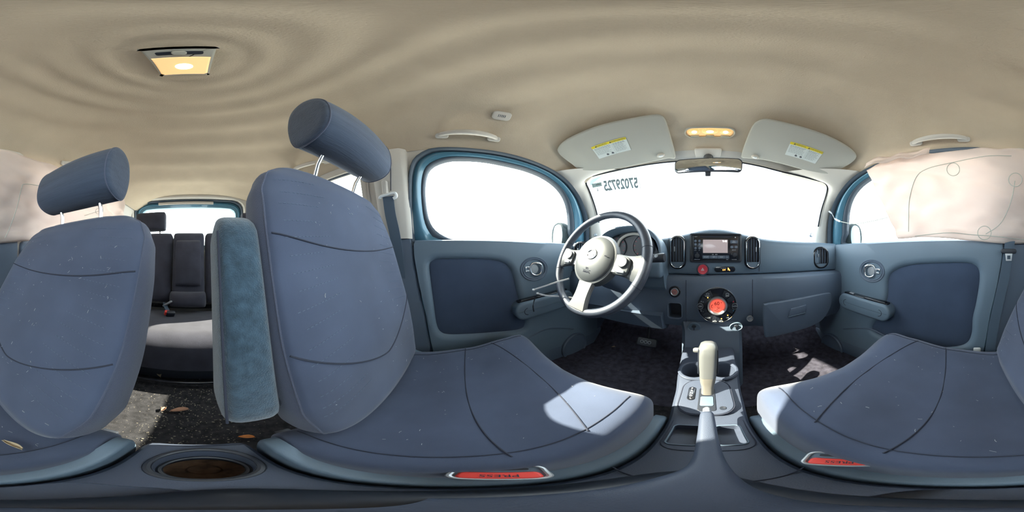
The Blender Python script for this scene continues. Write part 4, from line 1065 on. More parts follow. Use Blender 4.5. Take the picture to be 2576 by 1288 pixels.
# column, stalks
col = thing('steering_column', 'dark steering column shroud with two control stalks behind the wheel', 'steering column', (-0.352, 0.52, -0.16))
rings = []
for t, w, h in ((0.03, 0.055, 0.05), (0.07, 0.068, 0.062), (0.13, 0.072, 0.068), (0.22, 0.070, 0.066)):
    rings.append([wm @ V((w * sgnpow(math.cos(a), 0.6), h * sgnpow(math.sin(a), 0.6) - 0.004, -t)) for a in [2 * PI * k / 28 for k in range(28)]])
mk('shroud', loft(rings), 'plastic_lower', col)
pr_ = PYp(1672, 648, 0.50)
b0 = WC + V((0.05, 0.085, -0.005))
d0 = (pr_ - b0)
st_ = mk('wiper_stalk', tube([b0, b0 + d0 * 0.35, b0 + d0 * 0.62, b0 + d0 * 0.66, b0 + d0 * 0.985, pr_], [0.007, 0.007, 0.010, 0.0135, 0.0150, 0.0135], 14), 'plastic_dark', col)
mk('stalk_button', lathe([(0.006, 0), (0.006, 0.004), (0, 0.0045)], 16, frame(b0 + d0 * 0.85 + V((0, -0.011, 0.006)), (1, 0, 0), (0, 0.4, 0.9))), 'silver', st_)
pl_ = PYp(1452, 655, 0.47)
b1 = WC + V((-0.05, 0.085, -0.005)); d1 = pl_ - b1
mk('signal_stalk', tube([b1, b1 + d1 * 0.5, b1 + d1 * 0.78, pl_], [0.007, 0.007, 0.010, 0.011], 14), 'plastic_dark', col)
mk('signal_knob', tube([b1 + d1 * 0.80, b1 + d1 * 0.86, pl_ + d1 * 0.06], [0.0115, 0.0125, 0.0115], 14), 'chrome', col, label='shiny end of signal stalk')
# ---- cable ties left on the wheel
def PR(px, py, r):
    d = D(px, py); return d * (r / math.hypot(d.x, d.y))
def tie(pts, m, label, head=True):
    t_ = thing('cable_tie', label, 'cable tie', PR(*pts[0]))
    path = catmull([PR(*q) for q in pts], 8)
    mk('strap', ribbon(path, (0.1, 0.1, 1), 0.005, 0.0018), m, t_)
    if head: mk('tie_head', box(PR(*pts[0]), (0.009, 0.008, 0.006), 0.0015), m, t_)
tie([(1342, 729, 0.60), (1360, 723, 0.60), (1400, 710, 0.59), (1432, 701, 0.585)], 'tie_white', 'white cable tie sticking out to the upper left of the wheel spoke')
tie([(1352, 738, 0.60), (1378, 744, 0.60), (1415, 746, 0.585), (1466, 753, 0.565)], 'tie_white', 'white cable tie looped round the lower left of the wheel rim')
tie([(1355, 737, 0.605), (1346, 750, 0.61), (1341, 768, 0.62), (1343, 784, 0.62)], 'plastic_dark', 'black cable tie hanging down from the white ties')
# brake pedal
pd = thing('brake_pedal', 'wide ribbed brake pedal deep in the driver footwell', 'pedal', (-0.30, 0.80, -0.62))
pc = PYp(1628, 861, 0.76)
pmx = frame(pc, (1, 0, 0), (0, 0.5, 0.86))
mk('pedal_pad', prism(rrect(0.105, 0.050, 0.012), 0.012, 0.004, pmx), 'plastic_dark', pd)
for k in range(3):
    mk('grip_ring', tube([pmx @ V((-0.024 + 0.02 * k + 0.008 * math.cos(2 * PI * q / 20), 0.008 * math.sin(2 * PI * q / 20), 0.012)) for q in range(20)], 0.0014, 6, True), 'silver', pd)
mk('pedal_arm', tube([pc + V((0, 0.015, 0)), pc + V((-0.01, 0.06, 0.08)), pc + V((-0.01, 0.08, 0.125))], 0.009, 8), 'plastic_dark', pd)

# ================================================================ CENTRE CONSOLE
con = thing('centre_console', 'dark moulded centre console between the front seats', 'console', (0, 0.1, FL))
CW = [(-0.195, 0.060), (-0.15, 0.064), (-0.05, 0.064), (0.10, 0.064), (0.25, 0.066), (0.36, 0.074), (0.48, 0.088), (0.60, 0.095)]
CT = [(-0.195, -0.445), (-0.18, -0.430), (-0.05, -0.425), (0.15, -0.42), (0.26, -0.416), (0.33, -0.402), (0.42, -0.388), (0.52, -0.382), (0.60, -0.38)]
rings = []
for i in range(61):
    y = lerp(-0.195, 0.60, i / 60); w, t = interp(y, CW), interp(y, CT)
    rings.append([V((x, y, z)) for x, z in ((-w - 0.004, FL), (-w - 0.002, t - 0.05), (-w, t - 0.016), (-w + 0.006, t - 0.004), (-w + 0.016, t), (0, t), (w - 0.016, t), (w - 0.006, t - 0.004), (w, t - 0.016), (w + 0.002, t - 0.05), (w + 0.004, FL))])
body = mk('console_body', loft(rings), 'console_plastic', con, flat_angle=50)
cyl = lambda x, y, r, z0, z1, r2=None: lathe([(r2 or r, z0), (r, z1)], 40, Matrix.Translation(V((x, y, 0))))
rpris = lambda cx, cy, w, h, r, z0, z1: loft([[V((cx + a, cy + b, z)) for a, b in rrect(w, h, r)] for z in (z0, z1)])
RCX, RCY = -0.006, -0.128
cut(body, [cyl(RCX, RCY, 0.043, -0.50, -0.38, 0.036), rpris(-0.030, 0.212, 0.040, 0.062, 0.008, -0.442, -0.36), rpris(0.028, 0.212, 0.036, 0.062, 0.008, -0.442, -0.36),
           cyl(-0.040, 0.455, 0.037, -0.445, -0.33, 0.034), cyl(0.040, 0.455, 0.037, -0.445, -0.33, 0.034), rpris(0.03, -0.02, 0.062, 0.085, 0.02, -0.436, -0.38)])
circ = lambda cx, cy, r, z, n=40: [V((cx + r * math.cos(2 * PI * k / n), cy + r * math.sin(2 * PI * k / n), z)) for k in range(n)]
mk('cup_holder_rim', tube(circ(RCX, RCY, 0.0445, -0.428), 0.0042, 8, True), 'plastic_dark', con)
mk('cup_holder_step', tube(circ(RCX, RCY, 0.036, -0.468), 0.004, 8, True), 'plastic_dark', con)
mk('cup_holder_floor', lathe([(0.0355, -0.495), (0.034, -0.486), (0.015, -0.484), (0.013, -0.481), (0.008, -0.481), (0, -0.484)], 40, Matrix.Translation(V((RCX, RCY, 0)))), 'rust', con, label='rusty brown dirt in rear cup holder')
for cx in (-0.030, 0.028):
    mk('tray_rim', tube([V((cx + a, 0.212 + b, -0.4175)) for a, b in rrect(0.042 if cx < 0 else 0.038, 0.064, 0.009)], 0.0014, 6, True), 'plastic', con)
st8 = [V((a * 0.92, 0.452 + b, -0.3835)) for a, b in rrect(0.172, 0.092, 0.045, 8)]
mk('front_cup_rim', tube(st8, 0.006, 8, True), 'console_plastic', con)
cap = thing('bottle_cap', 'small dark cap with a white emblem in the front cup holder', 'bottle cap', (-0.046, 0.425, -0.444))
mk('cap_body', lathe([(0.015, -0.444), (0.015, -0.432), (0.013, -0.430), (0, -0.430)], 28, Matrix.Translation(V((-0.046, 0.432, 0)))), 'plastic_dark', cap)
mk('cap_emblem', join([tube(circ(-0.046, 0.432, 0.011, -0.4295, 24), 0.0010, 5, True), tube(circ(-0.046, 0.432, 0.005, -0.4295, 16), 0.0014, 5, True)]), 'white_print', cap)
mk('panel_joint', tube([V((x, 0.075 + 0.02 * (x / 0.06) ** 2, -0.4205)) for x in [-0.066 + 0.132 * k / 12 for k in range(13)]], 0.001, 5), 'seam', con)
mk('panel_joint', tube([V((a, 0.222 + b, -0.4185)) for a, b in rrect(0.112, 0.115, 0.025)], 0.0009, 5, True), 'seam', con)
# shifter
sh = thing('gear_shifter', 'silver and grey automatic gear shifter on the console', 'gear lever', (-0.004, 0.345, -0.40))
pm = frame((-0.004, 0.338, -0.397), (1, 0, 0), (0, 0.99, 0.14))
gp = mk('gate_plate', prism(rrect(0.105, 0.128, 0.034), 0.006, 0.002, pm), 'console_plastic', sh)
mk('plate_edge', tube([pm @ V((a, b, 0.003)) for a, b in rrect(0.108, 0.131, 0.036)], 0.0016, 6, True), 'seam', gp)
mk('gate_slot', prism(rrect(0.034, 0.084, 0.006), 0.0075, 0.001, pm @ Matrix.Translation(V((0.001, -0.012, 0)))), 'plastic_dark', gp)
mk('gate_slide', prism(rrect(0.026, 0.034, 0.004), 0.009, 0.001, pm @ Matrix.Translation(V((0.001, -0.020, 0)))), 'plastic', gp)
ind = mk('gear_indicator', prism(rrect(0.015, 0.050, 0.0072), 0.0085, 0.001, pm @ Matrix.Translation(V((-0.032, 0.008, 0)))), 'gloss_black', gp)
tx = [textgeo(c, 0.0085, pm @ Matrix.Translation(V((-0.032, 0.026 - 0.0092 * k, 0.0088)))) for k, c in enumerate('PRNDL')]
mk('gear_letters', join(tx), 'white_print', gp, smooth=False)
mk('lock_release', lathe([(0.006, 0.004), (0.006, 0.0075), (0.004, 0.007), (0, 0.006)], 18, pm @ Matrix.Translation(V((0.030, -0.045, 0)))), 'plastic_dark', gp)
ax = V((0.002, 0.036, 0.165)); b0 = V((-0.002, 0.352, -0.395)); L_ = ax.length; az_ = ax.normalized()
def handle_ring(t, w, d, off=0.0):
    c = b0 + ax * t
    return [c + V((w * sgnpow(math.cos(a), 0.62), 0, 0)) + V((0, 1, -0.2)).normalized() * (d * sgnpow(math.sin(a), 0.62) + off) for a in [2 * PI * k / 28 for k in range(28)]]
mk('lower_sleeve', loft([handle_ring(t, w, d) for t, w, d in ((0.0, 0.0135, 0.014), (0.18, 0.0135, 0.014), (0.27, 0.0165, 0.017), (0.38, 0.0185, 0.019))]), 'sleeve', sh, label='beige lower sleeve of shifter')
mk('handle', loft([handle_ring(t, w, d, o) for t, w, d, o in ((0.385, 0.0185, 0.019, 0), (0.6, 0.0212, 0.021, 0), (0.8, 0.0225, 0.024, .002), (0.92, 0.0222, 0.025, .003), (0.98, 0.019, 0.021, .003), (1.01, 0.012, 0.013, .003), (1.02, 0.004, 0.005, .003))]), 'spoke_silver', sh, label='satin silver shifter grip')
mk('grip_side', join([box((0, 0, 0), (0.004, 0.034, 0.075), 0.0018, m=frame(b0 + ax * 0.68 + V((e * 0.0215, 0.004, 0)), (1, 0, 0), (0, 1, -0.2))) for e in (-1, 1)]), 'plastic_dark', sh)
mk('release_button', tube([b0 + ax * 0.86 + V((-0.018, 0.004, 0)), b0 + ax * 0.86 + V((-0.032, 0.004, 0)), b0 + ax * 0.86 + V((-0.036, 0.004, 0))], [0.0075, 0.0075, 0.005], 12), 'spoke_silver', sh)
# hand brake
hb = thing('hand_brake', 'grey hand brake lever lying along the console', 'hand brake', (0, 0.05, -0.42))
rings = []
for y, x, z, w, d in ((-0.005, -0.012, -0.405, 0.022, 0.016), (0.03, -0.010, -0.395, 0.026, 0.020), (0.07, -0.006, -0.385, 0.022, 0.020), (0.10, -0.001, -0.378, 0.0155, 0.018), (0.13, 0.0, -0.372, 0.0128, 0.0165), (0.19, -0.001, -0.362, 0.0118, 0.0150), (0.235, -0.002, -0.355, 0.0108, 0.0135), (0.245, -0.002, -0.354, 0.008, 0.009)):
    rings.append([V((x + w * sgnpow(math.cos(a), 0.7), y, z + d * sgnpow(math.sin(a), 0.7))) for a in [2 * PI * k / 24 for k in range(24)]])
def dens(R, n=5):
    cols = [catmull([r[k] for r in R], n) for k in range(len(R[0]))]
    return [[c[i] for c in cols] for i in range(len(cols[0]))]
mk('lever', loft(dens(rings)), 'console_plastic', hb)
mk('release_tip', tube([V((-0.002, 0.243, -0.354)), V((-0.002, 0.258, -0.352)), V((-0.002, 0.262, -0.352))], [0.007, 0.007, 0.004], 14), 'silver', hb)
mk('boot', loft([[V((-0.012 + w * math.cos(a), 0.025 + l * math.sin(a), z)) for a in [2 * PI * k / 28 for k in range(28)]] for w, l, z in ((0.046, 0.085, -0.424), (0.043, 0.080, -0.414), (0.034, 0.066, -0.405), (0.02, 0.045, -0.398))]), 'plastic_dark', hb)

# ================================================================ OVERHEAD
def hlframe(p, xd):
    e = 0.004
    n = V((HL(p.x + e, p.y) - HL(p.x - e, p.y), HL(p.x, p.y + e) - HL(p.x, p.y - e), -2 * e)).normalized()
    x = (V(xd) - n * V(xd).dot(n)).normalized(); y = n.cross(x)
    return frame(p, x, y)
# dome lamp
dl = thing('dome_lamp', 'lit rectangular dome lamp at the centre of the ceiling rings', 'dome lamp', (LAMP[0], LAMP[1], 0.60))
dm = frame((LAMP[0], LAMP[1], HL(*LAMP) - 0.001), (-1, 0, 0), (0, 1, 0))
trap = [(-0.0455, 0.055), (-0.040, 0.060), (0.040, 0.060), (0.0455, 0.055), (0.0455, -0.050), (0.039, -0.058), (-0.039, -0.058), (-0.0455, -0.050)]
mk('housing', prism([(p.x, p.y) for p in catmull([V((a, b, 0)) for a, b in trap], 3, True)], 0.012, 0.004, dm), 'visor', dl)
lensp = [(-0.042, 0.022), (0.042, 0.022), (0.042, -0.048), (0.036, -0.054), (-0.036, -0.054), (-0.042, -0.048)]
lens = mk('lens', prism(lensp, 0.0165, 0.005, dm), 'lamp_lens', dl, label='warm glowing frosted lens')
mk('bulb_glow', loft([[dm @ V((a * k + 0.002, b * k - 0.018, z)) for a, b in ellipse(0.015, 0.013, 28)] for k, z in ((1, 0.0160), (0.9, 0.0172), (0.3, 0.0176))]), 'lamp_bulb', lens, label='bright bulb spot')
mk('switch_slot', prism(rrect(0.062, 0.014, 0.004), 0.0125, 0.0005, dm @ Matrix.Translation(V((0, 0.039, 0)))), 'plastic_dark', dl)
mk('switch', prism(rrect(0.020, 0.015, 0.006), 0.0165, 0.002, dm @ Matrix.Translation(V((0, 0.0395, 0)))), 'visor', dl)
# map lamp
c_ = HLray(1786, 331, 0.998); mm = hlframe(c_, (1, 0, 0))
ml = thing('map_lamp', 'oval overhead map lamp with three lit bulbs above the mirror', 'map lamp', c_ - V((0, 0, 0.02)))
mk('lamp_rim', loft([[mm @ V((a * k, b * k2, z)) for a, b in rrect(0.185, 0.064, 0.031, 10)] for k, k2, z in ((1, 1, -0.008), (1, 1, 0.008), (0.97, 0.92, 0.011), (0.93, 0.80, 0.007), (0.92, 0.78, -0.004))], cap0=False), 'visor', ml)
mk('reflector', prism(rrect(0.168, 0.048, 0.024, 8), 0.002, 0, mm), 'lamp_lens', ml)
for x, w in ((-0.056, 0.021), (0, 0.029), (0.056, 0.021)):
    b_ = mk('bulb_lens', loft([[mm @ V((x + a * k, 0.004 + b * k, z)) for a, b in ellipse(w, 0.0165, 28)] for k, z in ((1, 0.002), (0.97, 0.006), (0.7, 0.009), (0.1, 0.0100))]), 'lamp_lens', ml, label='amber bulb lens')
    mk('bulb_glow', loft([[mm @ V((x + a * k, 0.005 + b * k, z)) for a, b in ellipse(w * 0.5, 0.0085, 20)] for k, z in ((1, 0.0085), (0.8, 0.0102), (0.2, 0.0108))]), 'lamp_bulb', b_)
    mk('switch_button', prism(rrect(0.032, 0.009, 0.004), 0.011, 0.002, mm @ Matrix.Translation(V((x, -0.021, 0)))), 'visor', ml)
mk('cover_glass', prism(rrect(0.170, 0.050, 0.025, 8), 0.0125, 0.003, mm), 'clear_lens', ml)
# microphone grille
c_ = HLray(1262, 291, 0.999); mm = hlframe(c_, (0, 1, 0))
mic = thing('microphone_grille', 'small pale microphone grille on the headliner above the driver', 'microphone', c_ - V((0, 0, .012)))
mk('grille_body', prism(rrect(0.058, 0.040, 0.013), 0.008, 0.004, mm), 'light_trim', mic)
for k in range(5):
    mk('slot', box((-0.010 + 0.005 * k, 0, 0.008), (0.0022, 0.012, 0.0012), 0.0004, 1, mm), 'dark_print', mic)
# sun visors
def plane_pt(px, py, p0, n):
    d = D(px, py); return d * (p0.dot(n) / d.dot(n))
def sun_visor(out, cs, lab_px, label, hook, seat):
    A, B, C = (HLray(*q, 0.968) for q in cs)
    n = (B - A).cross(C - A).normalized()
    if n.z > 0: n = -n
    t_ = thing('sun_visor', label, 'sun visor', (A + B + C) / 3, group='sun visors')
    c = (A + B + C) / 3
    xd = V((1, 0, 0)); xd = (xd - n * xd.dot(n)).normalized(); yd = n.cross(xd)
    fm_ = frame(c, xd, yd); fi = fm_.inverted()
    to = lambda q: (lambda r: (r.x, r.y))(fi @ plane_pt(*q, c, n))
    p2 = [to(q) for q in out]
    p2 = ccw([(p.x, p.y) for p in catmull([V((*q, 0)) for q in p2], 4, True)])
    b = mk('visor_board', join([prism(p2, 0.010, 0.007, fm_ @ Matrix.Translation(V((0, 0, -0.002)))), prism([(a, -b_) for a, b_ in p2], 0.008, 0.005, fm_ @ Matrix.Translation(V((0, 0, -0.002))) @ Matrix.Rotation(PI, 4, 'X'))]), 'visor', t_)
    # warning label
    q = [plane_pt(*z, c - n * -0.0088, n) for z in lab_px]
    TL, TR, BR, BL = q
    lm = frame((TL + TR + BR + BL) / 4, (TR - TL) + (BR - BL), (TL - BL) + (TR - BR))
    w, h = ((TR - TL).length + (BR - BL).length) / 2, ((TL - BL).length + (TR - BR).length) / 2
    lb = mk('warning_label', prism(rrect(w, h, 0.002, 2), 0.0005, 0, lm), 'paper', t_, smooth=False, label='white and yellow warning label')
    T = lambda x, y, z=0.0006: lm @ Matrix.Translation(V((x * w, y * h, z)))
    mk('yellow_band', prism(rrect(w, h * 0.17, 0.001, 2), 0.0008, 0, T(0, 0.415, 0)), 'yellow', lb, smooth=False)
    pr = [textgeo('WARNING', h * 0.13, T(-0.21, 0.415, 0.001), 0.0002), textgeo('AVERTISSEMENT', h * 0.12, T(0.29, 0.415, 0.001), 0.0002, sx=0.85)]
    for x in (-0.37, 0.06): pr.append(prism([(-h * .06, -h * .05), (h * .06, -h * .05), (0, h * .06)], 0.0002, 0, T(x, 0.415, 0.001)))
    for cx, dx in ((-0.14, -0.035), (-0.02, 0.0)):
        pr += [prism([(-h * .07, -h * .06), (h * .05, -h * .07), (h * .06, h * .02), (-h * .02, h * .08), (-h * .08, h * .03)], 0.0002, 0, T(cx + dx, -0.36))]
    mk('warning_print', join(pr), 'dark_print', lb, smooth=False, kind='stuff')
    ln = []
    for x0, x1, n_ in ((-0.46, 0.03, 9), (0.09, 0.46, 12)):
        for k in range(n_):
            y = 0.27 - k * (0.55 if x0 < 0 else 0.68) / n_
            x = x0
            xe = x1 - random.uniform(0.0, 0.12)
            while x < xe:
                wd = random.uniform(0.03, 0.08); wd = min(wd, xe - x)
                if wd > 0.01: ln.append(prism(rrect(wd * w, h * 0.022 * (1.5 if k < 2 else 1), 0.0001, 1), 0.0001, 0, T(x + wd / 2, y)))
                x += wd + 0.012
    mk('fine_print', join(ln), 'grey_print', lb, smooth=False, kind='stuff')
    mk('panel_divider', box((0.06 * w, -0.08 * h, 0.0005), (0.0006, h * 0.8, 0.0004), 0, m=lm), 'grey_print', lb, smooth=False)
    hp = plane_pt(*hook, c + n * 0.006, n)
    hkm = frame(hp, xd, yd)
    hk = thing('visor_clip', 'pale retaining clip at the inner end of the %s sun visor' % seat, 'clip', hp + V((0, 0, 0.0)))
    mk('clip_base', loft([[hkm @ V((a * k, b * k, z)) for a, b in ellipse(0.017, 0.012, 24)] for k, z in ((1.0, -0.006), (1.0, 0.004), (0.8, 0.008), (0.1, 0.010))]), 'light_trim', hk)
    mk('clip_finger', box((0, 0.002, 0.012), (0.018, 0.010, 0.010), 0.004, 3, hkm), 'white_plastic', hk)
    pv = plane_pt(*out[len(out) * 0 + (PIV[seat])], c + n * 0.004, n)
    mk('pivot_arm', tube([pv, pv - n * 0.02 + V((0, 0.0, 0.01)), pv - n * 0.035 + V((0, 0.01, 0.03))], 0.007, 10), 'light_trim', t_)
    return c, n
VL = [(1403, 374), (1416, 357), (1450, 338), (1510, 315), (1580, 299), (1640, 289), (1660, 289), (1672, 297), (1680, 318), (1690, 352), (1699, 388), (1696, 398), (1684, 397), (1676, 398), (1640, 406), (1570, 420), (1512, 428), (1480, 428), (1456, 425), (1440, 413), (1420, 398), (1406, 385)]
VR = [(1866, 386), (1876, 355), (1892, 318), (1906, 304), (1928, 299), (1965, 306), (2030, 323), (2090, 345), (2135, 370), (2152, 386), (2153, 397), (2140, 410), (2110, 427), (2092, 436), (2066, 435), (2020, 426), (1965, 411), (1925, 402), (1900, 399), (1868, 396)]
PIV = {'driver': 18, 'passenger': 14}
sun_visor(VL, [(1650, 292), (1694, 392), (1440, 400)], [(1484, 371.5), (1570, 345.5), (1590, 376), (1510, 399)], 'pale grey sun visor with warning label above the steering wheel', (1662, 390), 'driver')
sun_visor(VR, [(1915, 303), (1872, 390), (2130, 405)], [(1993, 357.5), (2076.5, 385), (2046, 410), (1971.5, 387.5)], 'pale grey sun visor with warning label above the glovebox', (1900, 394), 'passenger')
# interior mirror
mc = PYp(1781, 416, 0.565)
nz_ = V((-0.10, -0.97, -0.20)).normalized()
xm = (V((1, 0, 0.06)) - nz_ * V((1, 0, 0.06)).dot(nz_)).normalized()
mmx = frame(mc, xm, nz_.cross(xm)) @ Matrix.Rotation(math.radians(-4), 4, 'Z')
rm = thing('rear_view_mirror', 'rear-view mirror with black rim hanging from the windshield header', 'mirror', mc - V((0, 0, 0.03)))
mo = rrect(0.238, 0.060, 0.018, 6)
mo = [(a, b + 0.006 * (1 - (a / 0.12) ** 2)) for a, b in mo]
mk('mirror_housing', loft([[mmx @ V((a * k, b * k2, z)) for a, b in mo] for k, k2, z in ((0.82, 0.5, -0.03), (0.95, 0.88, -0.018), (1, 1, -0.004), (1, 1, 0.003), (0.975, 0.9, 0.004))]), 'plastic_dark', rm)
mk('mirror_glass', prism([(a * 0.972, b * 0.89) for a, b in mo], 0.0048, 0.0004, mmx), 'mirror_glass', rm)
mk('dip_lever', box((0.0, -0.034, -0.004), (0.020, 0.022, 0.010), 0.003, m=mmx), 'plastic_dark', rm)
ma = mc + V((0, 0.02, 0.02)); mb = HLray(1782, 396, 0.99)
mk('mirror_arm', tube([ma, ma.lerp(mb, .5), mb], [0.012, 0.013, 0.022], 12), 'plastic_dark', rm)
cc = HLray(1781, 384, 0.997); cm = hlframe(cc, (1, 0, 0))
mk('header_cover', prism(rrect(0.112, 0.062, 0.008), 0.010, 0.004, cm), 'light_trim', rm, label='pale sensor cover on header')
# grab handles
def grab(e0, e1, label, pull=0.955):
    a, b = HLray(*e0, 0.998), HLray(*e1, 0.998)
    t_ = thing('grab_handle', label, 'grab handle', (a + b) / 2 - V((0, 0, 0.04)), group='ceiling grab handles')
    P = []
    for k in range(17):
        t = k / 16; p = a.lerp(b, t); hz_ = HL(p.x, p.y); p.z = min(p.z, hz_ - 0.002)
        lift_ = math.sin(PI * t) ** 0.55
        inw = V((-math.copysign(0.95, p.x), 0, -0.3))
        P.append(p + inw * (0.042 * lift_))
    wd = (b - a).normalized()
    mk('grip', tube(P, [0.0085 + 0.0035 * math.sin(PI * k / 16) for k in range(17)], 12), 'light_trim', t_)
    for q, d in ((a, wd), (b, -wd)):
        m_ = hlframe(q + d * 0.012, wd)
        mk('mount', prism(rrect(0.046, 0.024, 0.010), 0.012, 0.004, m_), 'light_trim', t_)
grab((1103, 341), (1250, 350), 'pale grab handle above the driver door window')
grab((2297, 361), (2433, 350), 'pale grab handle above the passenger curtain airbag')
grab((742, 428), (830, 404), 'pale grab handle above the rear left side window')
grab((2576 + 158, 409), (2576 + 215, 428), 'pale grab handle behind the passenger head restraint')

# ================================================================ CURTAIN AIRBAG
AC_ = 0.675
def adisp(y, z):
    q = V((y * 5.0, z * 9.0, 3.3))
    b = 0.020 * math.exp(-((z - 0.22) / 0.16) ** 2)
    fold = 0.016 * noise.noise(q) + 0.014 * noise.noise(V((y * 13 + z * 9, z * 17 - y * 4, 9.1))) + 0.014 * abs(noise.noise(V((y * 5 - z * 14, z * 6, 5.5))))
    hem = 0.014 * math.exp(-((z - 0.085) / 0.012) ** 2) * (0.6 + 0.5 * math.sin(y * 30))
    return b + fold + hem
def ABray(px, py):
    d = D(px, py); lo, hi = 0.2, 3.0
    for _ in range(50):
        m_ = (lo + hi) / 2; p = d * m_
        if p.x + SK * p.z > AC_ - adisp(p.y, p.z): hi = m_
        else: lo = m_
    return d * lo
top_px = [(2182, 430), (2205, 417), (2240, 403), (2300, 391), (2360, 384), (2420, 379), (2480, 375), (2520, 377), (2560, 379), (2626, 391), (2680, 407), (2740, 431), (2800, 460), (2860, 486), (2885, 500)]
bot_px = [(2264, 601), (2275, 601), (2290, 600), (2330, 597), (2400, 602), (2440, 606), (2500, 611), (2540, 613), (2576, 612), (2640, 606), (2700, 606), (2760, 602), (2820, 598), (2860, 592), (2885, 580)]
TPc = catmull([SP(*q, 1, AC_) for q in top_px], 10); BPc = catmull([SP(*q, 1, AC_) for q in bot_px], 10)
rows = []
NV = 44
for i, (a, b) in enumerate(zip(TPc, BPc)):
    row = []
    for k in range(NV + 1):
        t = k / NV; p = a.lerp(b, t)
        if i < 10 or i > len(TPc) - 12: p.y += 0.006 * noise.noise(V((t * 9, i * .1, 2)))
        dd = adisp(p.y, p.z)
        row.append(SPyz(p.y, p.z, 1, AC_ - dd))
    rows.append(row)
ab = thing('curtain_airbag', 'deflated pinkish white curtain airbag hanging over the right side windows', 'airbag', (0.6, -0.3, 0.06))
bag = mk('airbag_cloth', loft(rows, closed=False), 'airbag', ab, solid=0.003, flat_angle=180)
z5 = lambda u, v: (1980 + u / 2.8, 360 + v / 2.8)
z0 = lambda u, v: (2576 + u / 3.578, 340 + v / 3.578)
def astitch(pts, r=0.0016, closed=False):
    P = catmull([V((*q, 0)) for q in pts], 8, closed)
    return tube([ABray(p.x, p.y) * 0.9965 for p in P], r, 5, closed)
acirc = lambda c, r: [(c[0] + r * math.cos(2 * PI * k / 14), c[1] + r * math.sin(2 * PI * k / 14)) for k in range(14)]
for pts, cl in (([z5(*q) for q in ((855, 625), (857, 500), (865, 380), (910, 240), (990, 180), (1150, 140), (1400, 92), (1580, 90))], False),
                ([z5(*q) for q in ((1605, 265), (1590, 360), (1560, 460), (1500, 570), (1400, 640))], False),
                ([z5(*q) for q in ((900, 655), (1130, 632), (1300, 645), (1500, 660), (1669, 682))], False),
                (acirc(z5(1170, 185), 16), True), (acirc(z5(1608, 258), 17), True), (acirc(z5(1390, 632), 17), True),
                ([z0(*q) for q in ((560, 470), (410, 462), (230, 440), (196, 470), (165, 600), (130, 720), (80, 850), (45, 925))], False),
                (acirc(z0(885, 685), 7), True), ([z0(*q) for q in ((760, 725), (885, 685))], False)):
    mk('stitch_line', astitch(pts, closed=cl), 'airbag_stitch', ab)
mk('torn_flap', loft([[SPyz(y, 0.445 + 0.004 * math.sin(y * 60) + 0.003 * math.sin(y * 23) - 0.016 * k, 1, AC_ - 0.012 * k + 0.012 * noise.noise(V((y * 20, k, 1)))) for y in [0.12 + 0.26 * q / 24 for q in range(25)]] for k in range(4)], closed=False), 'airbag', ab, solid=0.002)
tt = [SP(*q, 1, 0.70) for q in ((2080, 528), (2092, 537), (2100, 550), (2113, 557))]
strap = thing('airbag_tether', 'thin white tether strap across the front corner of the right window', 'strap', SP(2100, 550, 1, 0.70))
mk('tether_strap', ribbon(catmull(tt, 6), (0, 0.6, 0.8), 0.010, 0.0015), 'tie_white', strap)
mk('tether_cord', ribbon(catmull([SP(*q, 1, 0.70) for q in ((2113, 557), (2150, 563), (2200, 555), (2240, 545), (2264, 538))], 6), (0, 0.1, 1), 0.004, 0.0012), 'airbag_stitch', strap)

# ================================================================ SEAT BELTS
bl = thing('driver_seat_belt', 'dark seat belt webbing on the left door pillar with pale shoulder guide', 'seat belt', (-0.64, -0.25, -0.1))
dc = SP(976, 496, -1, SC0 - 0.055)
mk('webbing', ribbon(catmull([dc + V((0, 0, 0.003)), SP(982, 540, -1, SC0 - 0.055), SP(993, 590, -1, SC0 - 0.06), SP(1003, 660, -1, SC0 - 0.06), SP(1012, 760, -1, SC0 - 0.06)], 6), (0, 1, 0.1), 0.046, 0.0025), 'belt', bl)
gmm = frame(dc, (0, 1, 0.12), (0.2, 0, 1))
mk('shoulder_guide', join([tube([gmm @ V(q) for q in catmull([(-0.034, 0.002, 0.004), (-0.028, 0.009, 0.006), (0, 0.010, 0.006), (0.028, 0.010, 0.006), (0.036, 0.003, 0.006), (0.034, -0.008, 0.004), (0.022, -0.012, 0.004)], 4)], 0.0065, 8)]), 'white_plastic', bl)
mk('height_slider', prism(rrect(0.022, 0.062, 0.009), 0.016, 0.005, frame(SP(970, 472, -1, SC0 - 0.040), (0, 1, 0), (0.2, 0, 1))), 'light_trim', bl)
mk('slider_track', tube([SP(983, q, -1, SC0 - 0.034) for q in (405, 440, 480)], 0.0015, 6), 'seam', bl)
pbt = thing('passenger_seat_belt', 'blue-grey seat belt with metal latch plate beside the right door', 'seat belt', (0.64, -0.12, -0.5))
bx = lambda px, py: PXp(px, py, 0.655)
path = [bx(2542, 600), bx(2536, 640), bx(2528, 690), bx(2515, 750), bx(2500, 820), bx(2488, 900), bx(2480, 960)]
mk('webbing', ribbon(catmull(path, 6), (0, 1, 0), 0.042, 0.0025), 'belt', pbt)
lm_ = frame(bx(2536, 632) + V((-0.006, 0, 0)), (0, -1, 0), (0, 0, 1))
tg = mk('latch_plate', join([prism(rrect(0.066, 0.020, 0.009), 0.009, 0.003, lm_)]), 'plastic_dark', pbt)
tongue = [(-0.016, -0.006), (0.016, -0.006), (0.012, -0.040), (-0.012, -0.040)]
slot = [(-0.007, -0.018), (0.007, -0.018), (0.007, -0.033), (-0.007, -0.033)]
